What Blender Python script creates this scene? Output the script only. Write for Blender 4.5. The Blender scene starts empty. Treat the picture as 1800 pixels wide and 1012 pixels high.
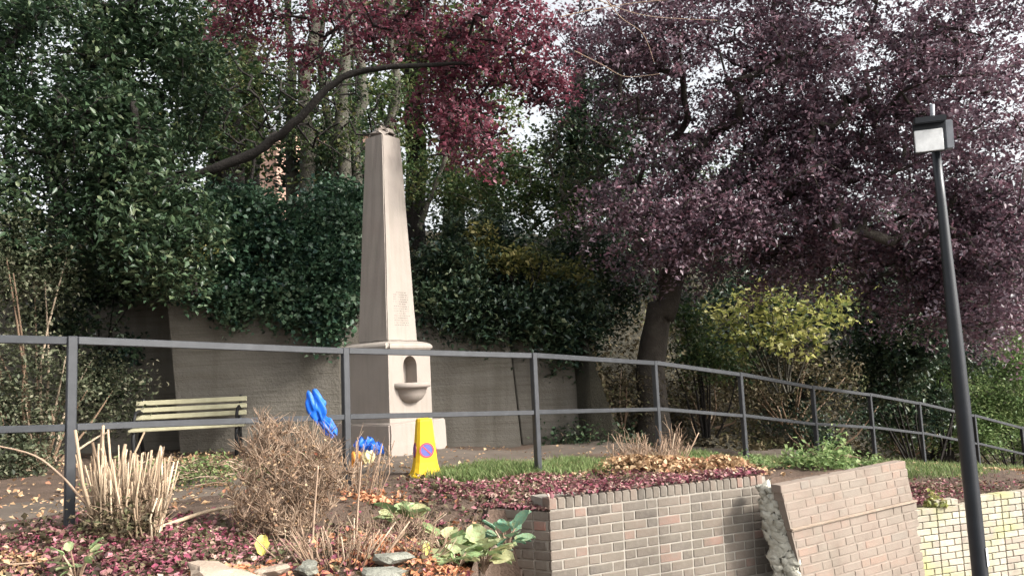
import bpy, bmesh, math, random
import numpy as np
from mathutils import Vector, Matrix
rng = np.random.default_rng(7); random.seed(7)
S = bpy.context.scene; C = S.collection
# ------------------------------------------------------------------ camera
FPX = 1350.0; PITCH = math.radians(6.1); ROLL = math.radians(-2.5); EYE = Vector((0, 0, 1.75))
CM = Matrix.Rotation(math.pi/2+PITCH, 3, 'X') @ Matrix.Rotation(ROLL, 3, 'Z')
cd = bpy.data.cameras.new('camera'); cam = bpy.data.objects.new('camera', cd); C.objects.link(cam)
cd.sensor_width = 36; cd.lens = 36*FPX/1800; cd.clip_start = 0.05; cd.clip_end = 600
cam.matrix_world = Matrix.Translation(EYE) @ CM.to_4x4(); S.camera = cam
# ------------------------------------------------------------------ light
AZ, EL = math.radians(-25), math.radians(34)
SUN = Vector((math.cos(EL)*math.cos(AZ), math.cos(EL)*math.sin(AZ), math.sin(EL)))
w = bpy.data.worlds.new('World'); S.world = w; w.use_nodes = True
nt = w.node_tree; nt.nodes.clear()
sky = nt.nodes.new('ShaderNodeTexSky'); sky.sky_type = 'NISHITA'; sky.sun_disc = False
sky.sun_elevation = EL; sky.sun_rotation = math.atan2(SUN.x, SUN.y); sky.dust_density = 6; sky.air_density = 1.2; sky.ozone_density = 1
hsv = nt.nodes.new('ShaderNodeHueSaturation'); hsv.inputs['Saturation'].default_value = .18; nt.links.new(sky.outputs[0], hsv.inputs['Color'])   # thin white cloud over the whole sky
bg = nt.nodes.new('ShaderNodeBackground'); bg.inputs[1].default_value = 0.15
wo = nt.nodes.new('ShaderNodeOutputWorld'); nt.links.new(hsv.outputs[0], bg.inputs[0]); nt.links.new(bg.outputs[0], wo.inputs[0])
sl = bpy.data.lights.new('sun', 'SUN'); sl.energy = 2.4; sl.angle = math.radians(7); sl.color = (1, .95, .87)
so = bpy.data.objects.new('sun', sl); C.objects.link(so); so.rotation_euler = SUN.to_track_quat('Z', 'Y').to_euler()
S.view_settings.view_transform = 'Standard'; S.view_settings.look = 'None'; S.view_settings.gamma = 1; S.view_settings.exposure = 1.32
S.cycles.max_bounces = 6; S.cycles.transparent_max_bounces = 6; S.cycles.use_denoising = True
# ------------------------------------------------------------------ helpers
def at(x, y, d):
    """point at world depth d (metres along Y) seen at photo pixel x, y"""
    v = CM @ Vector(((x-900)/FPX, (506-y)/FPX, -1)); return EYE + v*(d/v.y)
def tag(o, label=None, cat=None, group=None, kind=None):
    if label: o['label'] = label
    if cat: o['category'] = cat
    if group: o['group'] = group
    if kind: o['kind'] = kind
    return o
def empty(name, loc=(0, 0, 0), label=None, cat=None, group=None, rz=0):
    o = bpy.data.objects.new(name, None); C.objects.link(o); o.location = loc; o.rotation_euler.z = rz
    o.empty_display_size = .1
    return tag(o, label, cat, group)
def link(name, me, mat=None, parent=None, smooth=False):
    o = bpy.data.objects.new(name, me); C.objects.link(o)
    if mat and not me.materials: me.materials.append(mat)
    if parent:
        o.parent = parent
        # parts are built in world space for things whose empty is not at the origin
        o.matrix_parent_inverse = world_mat(parent).inverted()
    if smooth: me.polygons.foreach_set('use_smooth', np.ones(len(me.polygons), bool))
    return o
def world_mat(o):
    m = o.matrix_basis
    if o.parent: m = world_mat(o.parent) @ o.matrix_parent_inverse @ m
    return m
def mesh_np(name, V, F, tint=None):
    """fast mesh from vertex array and an int array of equal-sized faces"""
    V = np.asarray(V, np.float32); F = np.asarray(F, np.int32); k = F.shape[1]
    me = bpy.data.meshes.new(name)
    me.vertices.add(len(V)); me.vertices.foreach_set('co', V.ravel())
    me.loops.add(F.size); me.loops.foreach_set('vertex_index', F.ravel())
    me.polygons.add(len(F)); me.polygons.foreach_set('loop_start', np.arange(0, F.size, k, dtype=np.int32))
    me.polygons.foreach_set('loop_total', np.full(len(F), k, np.int32))
    if tint is not None:
        a = me.attributes.new('tint', 'FLOAT', 'POINT'); a.data.foreach_set('value', np.asarray(tint, np.float32))
    me.update(calc_edges=True); return me
class MB:
    """collects quads"""
    def __init__(s): s.V = []; s.F = []; s.T = []; s.n = 0
    def add(s, V, F, t=None):
        V = np.asarray(V, float); s.V.append(V); s.F.append(np.asarray(F)+s.n); s.n += len(V)
        s.T.append(np.full(len(V), random.random() if t is None else t))
    def box(s, c, size, R=None, t=None):
        q = np.array([[x, y, z] for x in (-.5, .5) for y in (-.5, .5) for z in (-.5, .5)])*np.array(size)
        if R is not None: q = q @ np.array(R).T
        s.add(q+np.array(c), [[0, 1, 3, 2], [4, 6, 7, 5], [0, 4, 5, 1], [2, 3, 7, 6], [0, 2, 6, 4], [1, 5, 7, 3]], t)
    def tube(s, P, R, n=6, t=None, cap=True):
        P = np.asarray(P, float); R = np.broadcast_to(np.asarray(R, float), (len(P),))
        T = np.gradient(P, axis=0); T /= np.linalg.norm(T, axis=1)[:, None]+1e-9
        up = np.array([0, 0, 1.]) if abs(T[0][2]) < .9 else np.array([1., 0, 0])
        V = []
        for p, r, d in zip(P, R, T):
            a = np.cross(d, up); a /= np.linalg.norm(a)+1e-9; b = np.cross(d, a); up = np.cross(a, d) if abs(np.dot(d, up)) < .99 else up
            an = np.arange(n)*2*math.pi/n
            V.append(p+r*(np.cos(an)[:, None]*a+np.sin(an)[:, None]*b))
        V = np.concatenate(V); i = np.arange(n); j = (i+1) % n; F = []
        for k in range(len(P)-1): F.append(np.stack([k*n+i, k*n+j, (k+1)*n+j, (k+1)*n+i], 1))
        if cap:
            V = np.concatenate([V, P[-1:]]); e = len(V)-1; k = len(P)-1
            F.append(np.stack([k*n+i, k*n+j, np.full(n, e), np.full(n, e)], 1))
        s.add(V, np.concatenate(F), t)
    def build(s, name, mat, parent=None, smooth=False):
        V = np.concatenate(s.V); F = np.concatenate(s.F)
        deg = F[:, 2] == F[:, 3]
        me = bpy.data.meshes.new(name)
        if deg.any():
            A, B = F[~deg], F[deg][:, :3]
            me = poly_mesh(name, V, A, B, np.concatenate(s.T))
        else: me = mesh_np(name, V, F, np.concatenate(s.T))
        return link(name, me, mat, parent, smooth)
def poly_mesh(name, V, Q, T3, tint):
    me = bpy.data.meshes.new(name); V = np.asarray(V, np.float32)
    me.vertices.add(len(V)); me.vertices.foreach_set('co', V.ravel())
    idx = np.concatenate([Q.ravel(), T3.ravel()]).astype(np.int32)
    me.loops.add(len(idx)); me.loops.foreach_set('vertex_index', idx)
    tot = np.concatenate([np.full(len(Q), 4), np.full(len(T3), 3)]).astype(np.int32)
    me.polygons.add(len(tot)); me.polygons.foreach_set('loop_start', (np.cumsum(tot)-tot).astype(np.int32)); me.polygons.foreach_set('loop_total', tot)
    a = me.attributes.new('tint', 'FLOAT', 'POINT'); a.data.foreach_set('value', np.asarray(tint, np.float32))
    me.update(calc_edges=True); return me
def bm_obj(name, bm, mat, parent=None, smooth=False):
    me = bpy.data.meshes.new(name); bm.to_mesh(me); bm.free(); return link(name, me, mat, parent, smooth)
def bev_box(size, b=.004, seg=1, jit=0):
    bm = bmesh.new(); bmesh.ops.create_cube(bm, size=1)
    for v in bm.verts: v.co = Vector((v.co.x*size[0], v.co.y*size[1], v.co.z*size[2]))
    bmesh.ops.bevel(bm, geom=bm.edges[:], offset=b, segments=seg, affect='EDGES')
    if jit:
        for v in bm.verts: v.co += Vector((random.uniform(-jit, jit), random.uniform(-jit, jit), random.uniform(-jit, jit)))
    return bm
# ------------------------------------------------------------------ materials
def nodes(name):
    m = bpy.data.materials.new(name); m.use_nodes = True; t = m.node_tree; return m, t, t.nodes['Principled BSDF']
def N(t, typ, **kw):
    n = t.nodes.new(typ)
    for k, v in kw.items():
        if k.startswith('i_'): n.inputs[int(k[2:]) if k[2:].isdigit() else k[2:]].default_value = v
        else: setattr(n, k, v)
    return n
def ramp(t, cols, fac):
    r = t.nodes.new('ShaderNodeValToRGB'); e = r.color_ramp.elements
    while len(e) < len(cols): e.new(0.5)
    for i, c in enumerate(cols):
        p = c[3] if len(c) > 3 else i/(len(cols)-1)
        e[i].position = p; e[i].color = (*c[:3], 1)
    t.links.new(fac, r.inputs[0]); return r.outputs[0]
def noise(t, scale, detail=4, rough=.6, coord='Object', dist=0):
    tc = N(t, 'ShaderNodeTexCoord'); n = N(t, 'ShaderNodeTexNoise'); n.inputs['Scale'].default_value = scale
    n.inputs['Detail'].default_value = detail; n.inputs['Roughness'].default_value = rough; n.inputs['Distortion'].default_value = dist
    t.links.new(tc.outputs[coord], n.inputs['Vector']); return n.outputs['Fac']
def mix(t, a, b, fac, mode='MIX'):
    m = N(t, 'ShaderNodeMix', data_type='RGBA', blend_type=mode)
    for s, v in ((0, fac), (6, a), (7, b)):
        if hasattr(v, 'links'): t.links.new(v, m.inputs[s])
        elif isinstance(v, (int, float)): m.inputs[s].default_value = v
        else: m.inputs[s].default_value = (*v, 1)
    return m.outputs[2]
def bump(t, p, h, strength=.4, dist=.01):
    b = N(t, 'ShaderNodeBump'); b.inputs['Strength'].default_value = strength; b.inputs['Distance'].default_value = dist
    t.links.new(h, b.inputs['Height']); t.links.new(b.outputs[0], p.inputs['Normal'])
def surf(name, cols, scale=6, rough=.85, bscale=60, bs=.4, bd=.005, detail=6, spec=.3, metal=0):
    m, t, p = nodes(name); f = noise(t, scale, detail)
    t.links.new(ramp(t, cols, f), p.inputs['Base Color']); p.inputs['Roughness'].default_value = rough
    p.inputs['Specular IOR Level'].default_value = spec; p.inputs['Metallic'].default_value = metal
    bump(t, p, noise(t, bscale, 5), bs, bd); return m
def leafm(name, cols, trans=.3, rough=.45, spec=.4):
    m, t, p = nodes(name); a = N(t, 'ShaderNodeAttribute', attribute_name='tint')
    c = ramp(t, cols, a.outputs['Fac']); t.links.new(c, p.inputs['Base Color'])
    p.inputs['Roughness'].default_value = rough; p.inputs['Specular IOR Level'].default_value = spec
    tr = N(t, 'ShaderNodeBsdfTranslucent'); t.links.new(c, tr.inputs[0])
    ms = N(t, 'ShaderNodeMixShader'); ms.inputs[0].default_value = trans
    t.links.new(p.outputs[0], ms.inputs[1]); t.links.new(tr.outputs[0], ms.inputs[2])
    t.links.new(ms.outputs[0], t.nodes['Material Output'].inputs[0]); return m
def brickm(name, cols, smear=None, smear_amt=.4, moss=None):
    m, t, p = nodes(name); oi = N(t, 'ShaderNodeObjectInfo')
    c = ramp(t, cols, oi.outputs['Random'])
    c = mix(t, c, (.26, .235, .2), ramp(t, [(0, 0, 0, .45), (.5, .5, .5, .75)], noise(t, 14, 6, .7)))
    c = mix(t, c, (.045, .04, .034), ramp(t, [(0, 0, 0, .55), (.6, .6, .6, .78)], noise(t, 30, 5, .75)))
    gp = N(t, 'ShaderNodeNewGeometry'); nb_ = N(t, 'ShaderNodeTexNoise'); nb_.inputs['Scale'].default_value = 3.3; nb_.inputs['Detail'].default_value = 7; nb_.inputs['Roughness'].default_value = .65; t.links.new(gp.outputs['Position'], nb_.inputs['Vector'])
    c = mix(t, c, (.1, .085, .065), ramp(t, [(0, 0, 0, .48), (.65, .65, .65, .7)], nb_.outputs['Fac']))
    tc = N(t, 'ShaderNodeTexCoord')
    if smear:
        g = N(t, 'ShaderNodeNewGeometry'); n = N(t, 'ShaderNodeTexNoise'); n.inputs['Scale'].default_value = 4.5; n.inputs['Detail'].default_value = 8; n.inputs['Roughness'].default_value = .7
        t.links.new(g.outputs['Position'], n.inputs['Vector'])
        c = mix(t, c, smear, ramp(t, [(0, 0, 0, .5-smear_amt*.5), (1, 1, 1, .75)], n.outputs['Fac']))
    if moss:
        g = N(t, 'ShaderNodeNewGeometry'); n = N(t, 'ShaderNodeTexNoise'); n.inputs['Scale'].default_value = 2.6; n.inputs['Detail'].default_value = 5
        t.links.new(g.outputs['Position'], n.inputs['Vector'])
        c = mix(t, c, moss, ramp(t, [(0, 0, 0, .48), (.75, .75, .75, .72)], n.outputs['Fac']))
    t.links.new(c, p.inputs['Base Color']); p.inputs['Roughness'].default_value = .9; p.inputs['Specular IOR Level'].default_value = .2
    bump(t, p, noise(t, 90, 6, .7), .6, .004); return m
M = {}
M['plum'] = leafm('plum_leaf', [(.04, .028, .037), (.1, .068, .088), (.16, .085, .11), (.22, .165, .195), (.22, .1, .13), (.4, .34, .385)], .32, .42, .6)
M['red'] = leafm('red_leaf', [(.03, .018, .024), (.08, .04, .05), (.15, .04, .06), (.24, .06, .09), (.2, .11, .13), (.34, .13, .17)], .35, .45, .4)
M['evergreen'] = leafm('evergreen_leaf', [(.014, .027, .016), (.028, .054, .027), (.055, .09, .042), (.12, .145, .075)], .25, .42, .45)
M['ivy'] = leafm('ivy_leaf', [(.012, .034, .027), (.034, .076, .042), (.065, .122, .065), (.14, .195, .12)], .15, .4, .5)
M['laurel'] = leafm('laurel_leaf', [(.008, .02, .016), (.021, .042, .023), (.043, .07, .035), (.1, .115, .06)], .2, .42, .45)
M['mid'] = leafm('mid_green_leaf', [(.02, .045, .02), (.05, .085, .03), (.09, .12, .04), (.16, .15, .06)], .35, .45, .35)
M['olive'] = leafm('olive_leaf', [(.05, .07, .025), (.13, .14, .045), (.24, .22, .07), (.38, .33, .14)], .4, .5, .3)  # yellower, lighter leaf colour that carries lit highlights
M['yellow'] = leafm('yellow_leaf', [(.09, .12, .04), (.22, .24, .07), (.36, .35, .11), (.5, .47, .2)], .45, .45, .3)
M['bright'] = leafm('bright_leaf', [(.08, .14, .05), (.16, .24, .09), (.26, .35, .14), (.4, .45, .22)], .42, .5, .3)
M['grass'] = leafm('grass_blade', [(.06, .085, .03), (.1, .15, .05), (.15, .21, .075), (.22, .27, .11), (.28, .25, .15)], .3, .6, .2)
M['brownveg'] = leafm('brown_leaf', [(.035, .03, .018), (.08, .065, .04), (.15, .12, .07), (.1, .11, .05)], .25, .6, .2)
M['greygreen'] = leafm('grey_green_leaf', [(.025, .032, .018), (.06, .072, .04), (.11, .12, .07), (.2, .19, .13)], .25, .55, .25)
M['litter'] = leafm('fallen_leaf', [(.045, .025, .025), (.13, .04, .055), (.26, .06, .1), (.16, .09, .07), (.36, .16, .18), (.24, .16, .12), (.46, .34, .28)], .15, .6, .25)
M['tanlitter'] = leafm('dry_leaf', [(.13, .07, .04), (.28, .17, .09), (.42, .28, .16), (.55, .4, .25), (.3, .1, .06)], .2, .65, .2)
M['orangelitter'] = leafm('orange_leaf', [(.25, .09, .04), (.45, .2, .1), (.55, .3, .17), (.3, .08, .06)], .2, .6, .2)
M['bark'] = surf('bark', [(.02, .016, .013), (.05, .042, .034), (.1, .088, .072)], 9, .95, 40, .9, .02)
M['darkbark'] = surf('dark_bark', [(.008, .007, .006), (.018, .015, .013), (.035, .03, .026)], 9, .95, 40, .8, .02)
M['greybark'] = surf('grey_bark', [(.03, .028, .022), (.065, .06, .047), (.13, .12, .1)], 7, .95, 35, .8, .02)
M['twig'] = leafm('dry_twig', [(.1, .065, .045), (.2, .135, .09), (.3, .21, .15), (.38, .3, .22)], .0, .8, .2)
M['cutstem'] = leafm('cut_stem', [(.13, .09, .06), (.25, .18, .12), (.38, .29, .2), (.52, .42, .31)], .0, .8, .2)
M['soil'] = surf('soil', [(.035, .024, .018), (.085, .058, .042), (.15, .1, .08)], 5, .95, 50, .9, .02)
M['bank'] = surf('bank_soil', [(.012, .012, .009), (.03, .027, .019), (.05, .045, .03)], 3, .95, 30, .9, .03)
M['path'] = surf('path', [(.05, .038, .03), (.1, .08, .064), (.15, .122, .1)], 4, .9, 80, .5, .006)
M['tarmac'] = surf('tarmac', [(.04, .04, .042), (.06, .06, .06), (.08, .078, .075)], 3, .9, 120, .6, .006)
M['iron'] = surf('painted_iron', [(.013, .014, .016), (.026, .028, .032), (.055, .057, .062)], 10, .5, 60, .15, .002, spec=.5)
M['lampblack'] = surf('lamp_paint', [(.007, .008, .01), (.012, .014, .018), (.022, .024, .03)], 8, .4, 50, .1, .002, spec=.5)
M['castiron'] = surf('cast_iron', [(.008, .008, .009), (.02, .02, .02)], 12, .6, 40, .3, .003)
M['slat'] = surf('bench_slat', [(.2, .19, .12), (.32, .3, .2), (.42, .4, .28)], 8, .8, 40, .3, .003)
M['mortar'] = surf('mortar', [(.16, .143, .12), (.27, .245, .21), (.36, .325, .28)], 12, .95, 70, .8, .006)
M['darkmortar'] = surf('dark_mortar', [(.03, .028, .022), (.07, .06, .05), (.12, .11, .08)], 10, .95, 70, .8, .006)
M['cement'] = surf('lumpy_cement', [(.14, .13, .1), (.45, .43, .36), (.66, .64, .57)], 9, .95, 50, 1, .012)
M['brick'] = brickm('weathered_brick', [(.055, .046, .04), (.105, .085, .072), (.14, .112, .09), (.08, .07, .063), (.165, .125, .1), (.125, .107, .09), (.175, .138, .112), (.27, .13, .1)], (.165, .143, .118), .45)
M['smearbrick'] = brickm('smeared_brick', [(.185, .135, .108), (.23, .172, .142), (.21, .158, .13), (.28, .165, .122), (.195, .168, .145)], (.235, .2, .165), .6)
M['palebrick'] = brickm('pale_brick', [(.44, .41, .32), (.54, .51, .41), (.36, .32, .23), (.5, .46, .36), (.26, .2, .17), (.52, .45, .36)], (.3, .27, .22), .45, (.36, .36, .14))
M['stoneface'] = surf('rock', [(.08, .08, .065), (.18, .18, .15), (.28, .28, .24)], 9, .95, 40, .9, .015)
M['peach'] = surf('peach_stone', [(.16, .12, .09), (.28, .22, .17), (.38, .31, .25)], 6, .95, 40, .6, .01)

def stonem():
    m, t, p = nodes('pink_sandstone')
    c = ramp(t, [(.2, .175, .155), (.26, .228, .2), (.315, .28, .245)], noise(t, 2.2, 5))
    c = mix(t, c, (.225, .168, .15), ramp(t, [(0, 0, 0, .45), (.55, .55, .55, .8)], noise(t, .9, 3)))
    tc = N(t, 'ShaderNodeTexCoord'); mp = N(t, 'ShaderNodeMapping'); mp.inputs['Scale'].default_value = (9, 9, .7)
    n = N(t, 'ShaderNodeTexNoise'); n.inputs['Scale'].default_value = 2; n.inputs['Detail'].default_value = 6
    t.links.new(tc.outputs['Object'], mp.inputs[0]); t.links.new(mp.outputs[0], n.inputs[0])
    c = mix(t, c, (.2, .18, .15), ramp(t, [(0, 0, 0, .5), (.6, .6, .6, .75)], n.outputs['Fac']))
    t.links.new(c, p.inputs['Base Color']); p.inputs['Roughness'].default_value = .85; p.inputs['Specular IOR Level'].default_value = .25
    bump(t, p, noise(t, 45, 8, .7), .35, .006); return m
M['stone'] = stonem()
def wallm():
    m, t, p = nodes('stained_concrete')
    c = ramp(t, [(.085, .077, .066), (.145, .132, .113), (.2, .184, .158)], noise(t, 1.6, 7, .65))
    tc = N(t, 'ShaderNodeTexCoord'); mp = N(t, 'ShaderNodeMapping'); mp.inputs['Scale'].default_value = (.25, 1, 7)
    n = N(t, 'ShaderNodeTexNoise'); n.inputs['Scale'].default_value = 2.2; n.inputs['Detail'].default_value = 6; n.inputs['Roughness'].default_value = .7
    t.links.new(tc.outputs['Object'], mp.inputs[0]); t.links.new(mp.outputs[0], n.inputs[0])
    c = mix(t, c, (.09, .08, .06), ramp(t, [(0, 0, 0, .5), (.7, .7, .7, .72)], n.outputs['Fac']))
    mp2 = N(t, 'ShaderNodeMapping'); mp2.inputs['Scale'].default_value = (5, 1, .35)
    n2 = N(t, 'ShaderNodeTexNoise'); n2.inputs['Scale'].default_value = 1.2; n2.inputs['Detail'].default_value = 7
    t.links.new(tc.outputs['Object'], mp2.inputs[0]); t.links.new(mp2.outputs[0], n2.inputs[0])
    c = mix(t, c, (.06, .055, .04), ramp(t, [(0, 0, 0, .5), (.4, .4, .4, .75)], n2.outputs['Fac']))
    t.links.new(c, p.inputs['Base Color']); p.inputs['Roughness'].default_value = .95; p.inputs['Specular IOR Level'].default_value = .15
    b = N(t, 'ShaderNodeMath', operation='ADD'); t.links.new(n.outputs['Fac'], b.inputs[0]); t.links.new(noise(t, 25, 8, .7), b.inputs[1])
    bump(t, p, b.outputs[0], .7, .02); return m
M['concrete'] = wallm()
def plain(name, col, rough=.5, spec=.5, trans=0):
    m, t, p = nodes(name); f = noise(t, 20, 4); a = tuple(c*.82 for c in col); b = tuple(min(1, c*1.1) for c in col)
    c = ramp(t, [(*a, .3), (*b, .7)], f); t.links.new(c, p.inputs['Base Color'])
    p.inputs['Roughness'].default_value = rough; p.inputs['Specular IOR Level'].default_value = spec
    if trans:
        tr = N(t, 'ShaderNodeBsdfTranslucent'); t.links.new(c, tr.inputs[0]); ms = N(t, 'ShaderNodeMixShader'); ms.inputs[0].default_value = trans
        t.links.new(p.outputs[0], ms.inputs[1]); t.links.new(tr.outputs[0], ms.inputs[2]); t.links.new(ms.outputs[0], t.nodes['Material Output'].inputs[0])
    return m
M['coneyellow'] = surf('cone_plastic', [(.5, .32, .02), (.78, .5, .02), (.85, .58, .03)], 14, .5, 30, .15, .003)
M['signblue'] = plain('sign_blue', (.09, .1, .33), .5); M['signred'] = plain('sign_red', (.42, .06, .07), .5)
M['bag'] = plain('blue_bag', (.02, .17, .7), .45, .4, .35); M['wrap_o'] = plain('orange_wrap', (.7, .3, .06), .6, .3, .2); M['wrap_c'] = plain('cream_wrap', (.75, .66, .36), .6, .3, .2)
M['white'] = plain('white_sticker', (.78, .78, .78), .6); M['diffuser'] = plain('lamp_diffuser', (.9, .9, .88), .25)
M['grey'] = plain('grey_casting', (.24, .25, .27), .5); M['engrave'] = plain('engraved_lettering', (.17, .148, .128), .95, .1)
M['housewall'] = plain('peach_render', (.7, .46, .36), .9, .2); M['slate'] = plain('slate', (.12, .12, .13), .7); M['glass'] = plain('window_glass', (.05, .06, .07), .1)
# ------------------------------------------------------------------ ground
GP = np.array([(-9, 3, .95), (-6, 3, .95), (-2.55, 4.4, .97), (-1.6, 3.4, .87), (-.9, 4.2, .85), (-.5, 5.6, .83), (-.3, 4.6, .62), (-.25, 3.6, .68), (-.7, 4.7, .8), (-.35, 5.2, .74), (.18, 5.4, .84), (1.0, 5.8, .82), (1.9, 6.25, .79), (2.6, 6.7, .78), (3.3, 7.05, .72),
   (-1.29, 5.85, .91), (.16, 6.8, .84), (1.51, 8.4, .73), (2.72, 9.4, .52), (4.04, 10.6, .28), (5.4, 11.9, .08), (6.76, 13.1, -.15), (8.2, 14.1, -.5), (9.66, 15, -.85), (14, 18, -1.6),
   (-5, 10, .84), (-1.4, 8.5, .88), (-3, 7.5, .88), (-8, 7, .9), (-8, 10, .88), (1, 10, .74), (2.5, 11, .5), (4, 12.2, .25), (3.9, 8.15, .18), (4.5, 9.3, .2), (5.1, 8.3, .17), (8, 9.3, .0), (14, 11, -.6)])
def gz(x, y):
    x = np.asarray(x, float); y = np.asarray(y, float); sh = np.broadcast(x, y).shape
    x = np.broadcast_to(x, sh).ravel(); y = np.broadcast_to(y, sh).ravel()
    d2 = (x[:, None]-GP[:, 0])**2+(y[:, None]-GP[:, 1])**2; wgt = 1/(d2+.06)**1.8
    z = (wgt*GP[:, 2]).sum(1)/wgt.sum(1)
    z = z+.012*np.sin(7*x+3*y)+.01*np.sin(11*y-5*x)+.006*np.sin(23*x+1)*np.sin(19*y)
    return z.reshape(sh) if sh else float(z[0])
EDGE = np.array([(-16, 3.0), (-.3, 3.25), (-.22, 5.45), (.2, 5.42), (1.9, 6.3), (3.4, 7.05), (3.7, 7.95), (5.2, 8.5), (9, 10.1), (22, 14)])
def yf(x): return np.interp(x, EDGE[:, 0], EDGE[:, 1])
def grid(name, X, Y, Z, mat):
    r, c = X.shape; V = np.stack([X, Y, Z], -1).reshape(-1, 3); i = np.arange(r*c).reshape(r, c)
    F = np.stack([i[:-1, :-1], i[:-1, 1:], i[1:, 1:], i[1:, :-1]], -1).reshape(-1, 4)
    o = link(name, mesh_np(name, V, F), mat, None, True); o['kind'] = 'structure'; return o
X, Y = np.meshgrid(np.linspace(-250, 250, 40), np.linspace(-250, 350, 40)); grid('ground', X, Y, np.full_like(X, -2.4), M['tarmac'])
X, Y = np.meshgrid(np.linspace(-20, 26, 60), np.linspace(-12, 9, 40)); grid('street', X, Y, -.7-.02*np.clip(X, -10, 26), M['tarmac'])
xs = np.concatenate([np.arange(-16, -4, .3), np.arange(-4, 6, .06), np.arange(6, 22, .3)])
ts = np.concatenate([np.arange(0, 6, .07), np.arange(6, 13, .3)])
X, T = np.meshgrid(xs, ts); Y = yf(X)+T; Z = gz(X, Y)
X = np.concatenate([X[:1], X]); Y = np.concatenate([Y[:1]-.2, Y]); Z = np.concatenate([np.full((1, X.shape[1]), -1.2), Z])
grid('terrace_soil', X, Y, Z, M['soil'])
# fence line and path
FP = [(-4.6, 3.2, .98), (-2.55, 4.43, .97), (-1.29, 5.85, .89), (.16, 6.8, .81), (1.51, 8.4, .70), (2.72, 9.4, .52), (4.04, 10.6, .28), (5.4, 11.9, .08), (6.76, 13.1, -.16), (8.25, 14.1, -.5), (9.66, 15, -.83), (11.2, 15.9, -1.2)]
FT = [2.13, 2.03, 1.95, 1.87, 1.76, 1.58, 1.34, 1.14, .90, .57, .23, -.12]
fx = np.array([p[0] for p in FP]); fy = np.array([p[1] for p in FP])
s_ = np.linspace(0, len(FP)-1, 120); cx = np.interp(s_, np.arange(len(FP)), fx); cy = np.interp(s_, np.arange(len(FP)), fy)
off = np.linspace(.85, 2.5, 10)
X = cx[:, None]-.62*off; Y = cy[:, None]+.78*off; grid('path', X, Y, gz(X, Y)+.02-.09*np.abs(np.linspace(-1, 1, 10))**6, M['path'])
# bank behind
def zb(x, y):
    x = np.asarray(x, float); y = np.asarray(y, float)
    left = np.interp(x, [-3, -.5, 1], [2.86, 2.55, 2.3])+.3*(y-11.2)
    yy = np.interp(x, fx, fy); xx = x
    p0 = yy+2.6; right = gz(x, np.minimum(y, p0+.1))-.05+np.maximum(0, y-p0)*.62
    k = np.clip((x-.95)/.5, 0, 1); k = k*k*(3-2*k)
    z = left*(1-k)+right*k
    return np.minimum(z, 5.6+.02*(y-20))+.05*np.sin(3*x+2*y)+.04*np.sin(5*y-2*x)
xs = np.linspace(-18, 24, 180); X, Tt = np.meshgrid(xs, np.concatenate([np.arange(0, 6, .15), np.arange(6, 45, 1.2)]))
kx = np.clip((X-.75)/.5, 0, 1); Y0 = 11.15*(1-kx)+(np.interp(X, fx, fy)+2.2)*kx; Y = Y0+Tt; Z = zb(X, Y)
X = np.concatenate([X[:1], X]); Y = np.concatenate([Y[:1]-.02, Y]); Z = np.concatenate([np.full((1, X.shape[1]), -2.), Z])
grid('bank', X, Y, Z, M['bank'])
# ------------------------------------------------------------------ retaining wall
rw = empty('retaining_wall', (-3.5, 10.6, .85), 'stained concrete retaining wall behind the bench, ivy hanging over it', 'wall')
def panel(pts, y0, y1, name='panel'):
    """pts: outline in x,z; extruded from y0 (front) to y1 and finely divided so the face is uneven"""
    bm = bmesh.new(); f = [bm.verts.new((x, y0, z)) for x, z in pts]; b = [bm.verts.new((x, y1, z)) for x, z in pts]
    bm.faces.new(f); bm.faces.new(b[::-1]); n = len(pts)
    for i in range(n): bm.faces.new((f[i], b[i], b[(i+1) % n], f[(i+1) % n]))
    bmesh.ops.recalc_face_normals(bm, faces=bm.faces[:])
    bmesh.ops.bevel(bm, geom=bm.edges[:], offset=.015, segments=2, affect='EDGES')
    return bm_obj(name, bm, M['concrete'], rw)
panel([(-4.52, .5), (-2.36, .5), (-2.38, 3.0), (-4.74, 3.02)], 10.45, 11.3)
panel([(-9, .5), (-4.62, .5), (-4.62, 3.05), (-9, 3.05)], 11.05, 11.3)
panel([(-2.37, .5), (.05, .5), (-.1, 2.6), (-2.37, 2.75)], 10.72, 11.26)
panel([(.07, .4), (.9, .4), (.8, 2.35), (-.08, 2.45)], 10.9, 11.24)
# ------------------------------------------------------------------ brickwork
def brick_meshes(kind, L, H, D, n=4):
    out = []
    for i in range(n):
        bm = bev_box((L, D, H), .0045, 1, .0014); me = bpy.data.meshes.new('brick_'+kind); bm.to_mesh(me); bm.free(); out.append(me)
    return out
BM_ = {'s': (.19, .057), 'h': (.089, .057), 'e': (.057, .075)}
_cache = {}
def get_brick(kind, mat):
    k = (kind, mat)
    if k not in _cache:
        L, H = BM_[kind]; _cache[k] = brick_meshes(kind, L, H, .1)
        for me in _cache[k]: me.materials.append(M[mat])
    return random.choice(_cache[k])
def put_brick(parent, mat, O, U, Vd, Nn, u, v, kind, proud=.0, sx=1, sz=1, jit=.001):
    o = bpy.data.objects.new('brick', get_brick(kind, mat)); C.objects.link(o); o.parent = parent
    R = Matrix((U, -Nn, Vd)).transposed(); 
    o.matrix_parent_inverse = world_mat(parent).inverted()
    p = O+U*u+Vd*v-Nn*(.05-proud+random.uniform(-jit, jit))
    jr = Matrix.Rotation(random.gauss(0, .006), 3, 'Y') @ Matrix.Rotation(random.gauss(0, .002), 3, 'Z')
    o.matrix_basis = Matrix.Translation(p) @ (R @ jr).to_4x4() @ Matrix.Diagonal((sx, 1, sz, 1))
    return o
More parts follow.
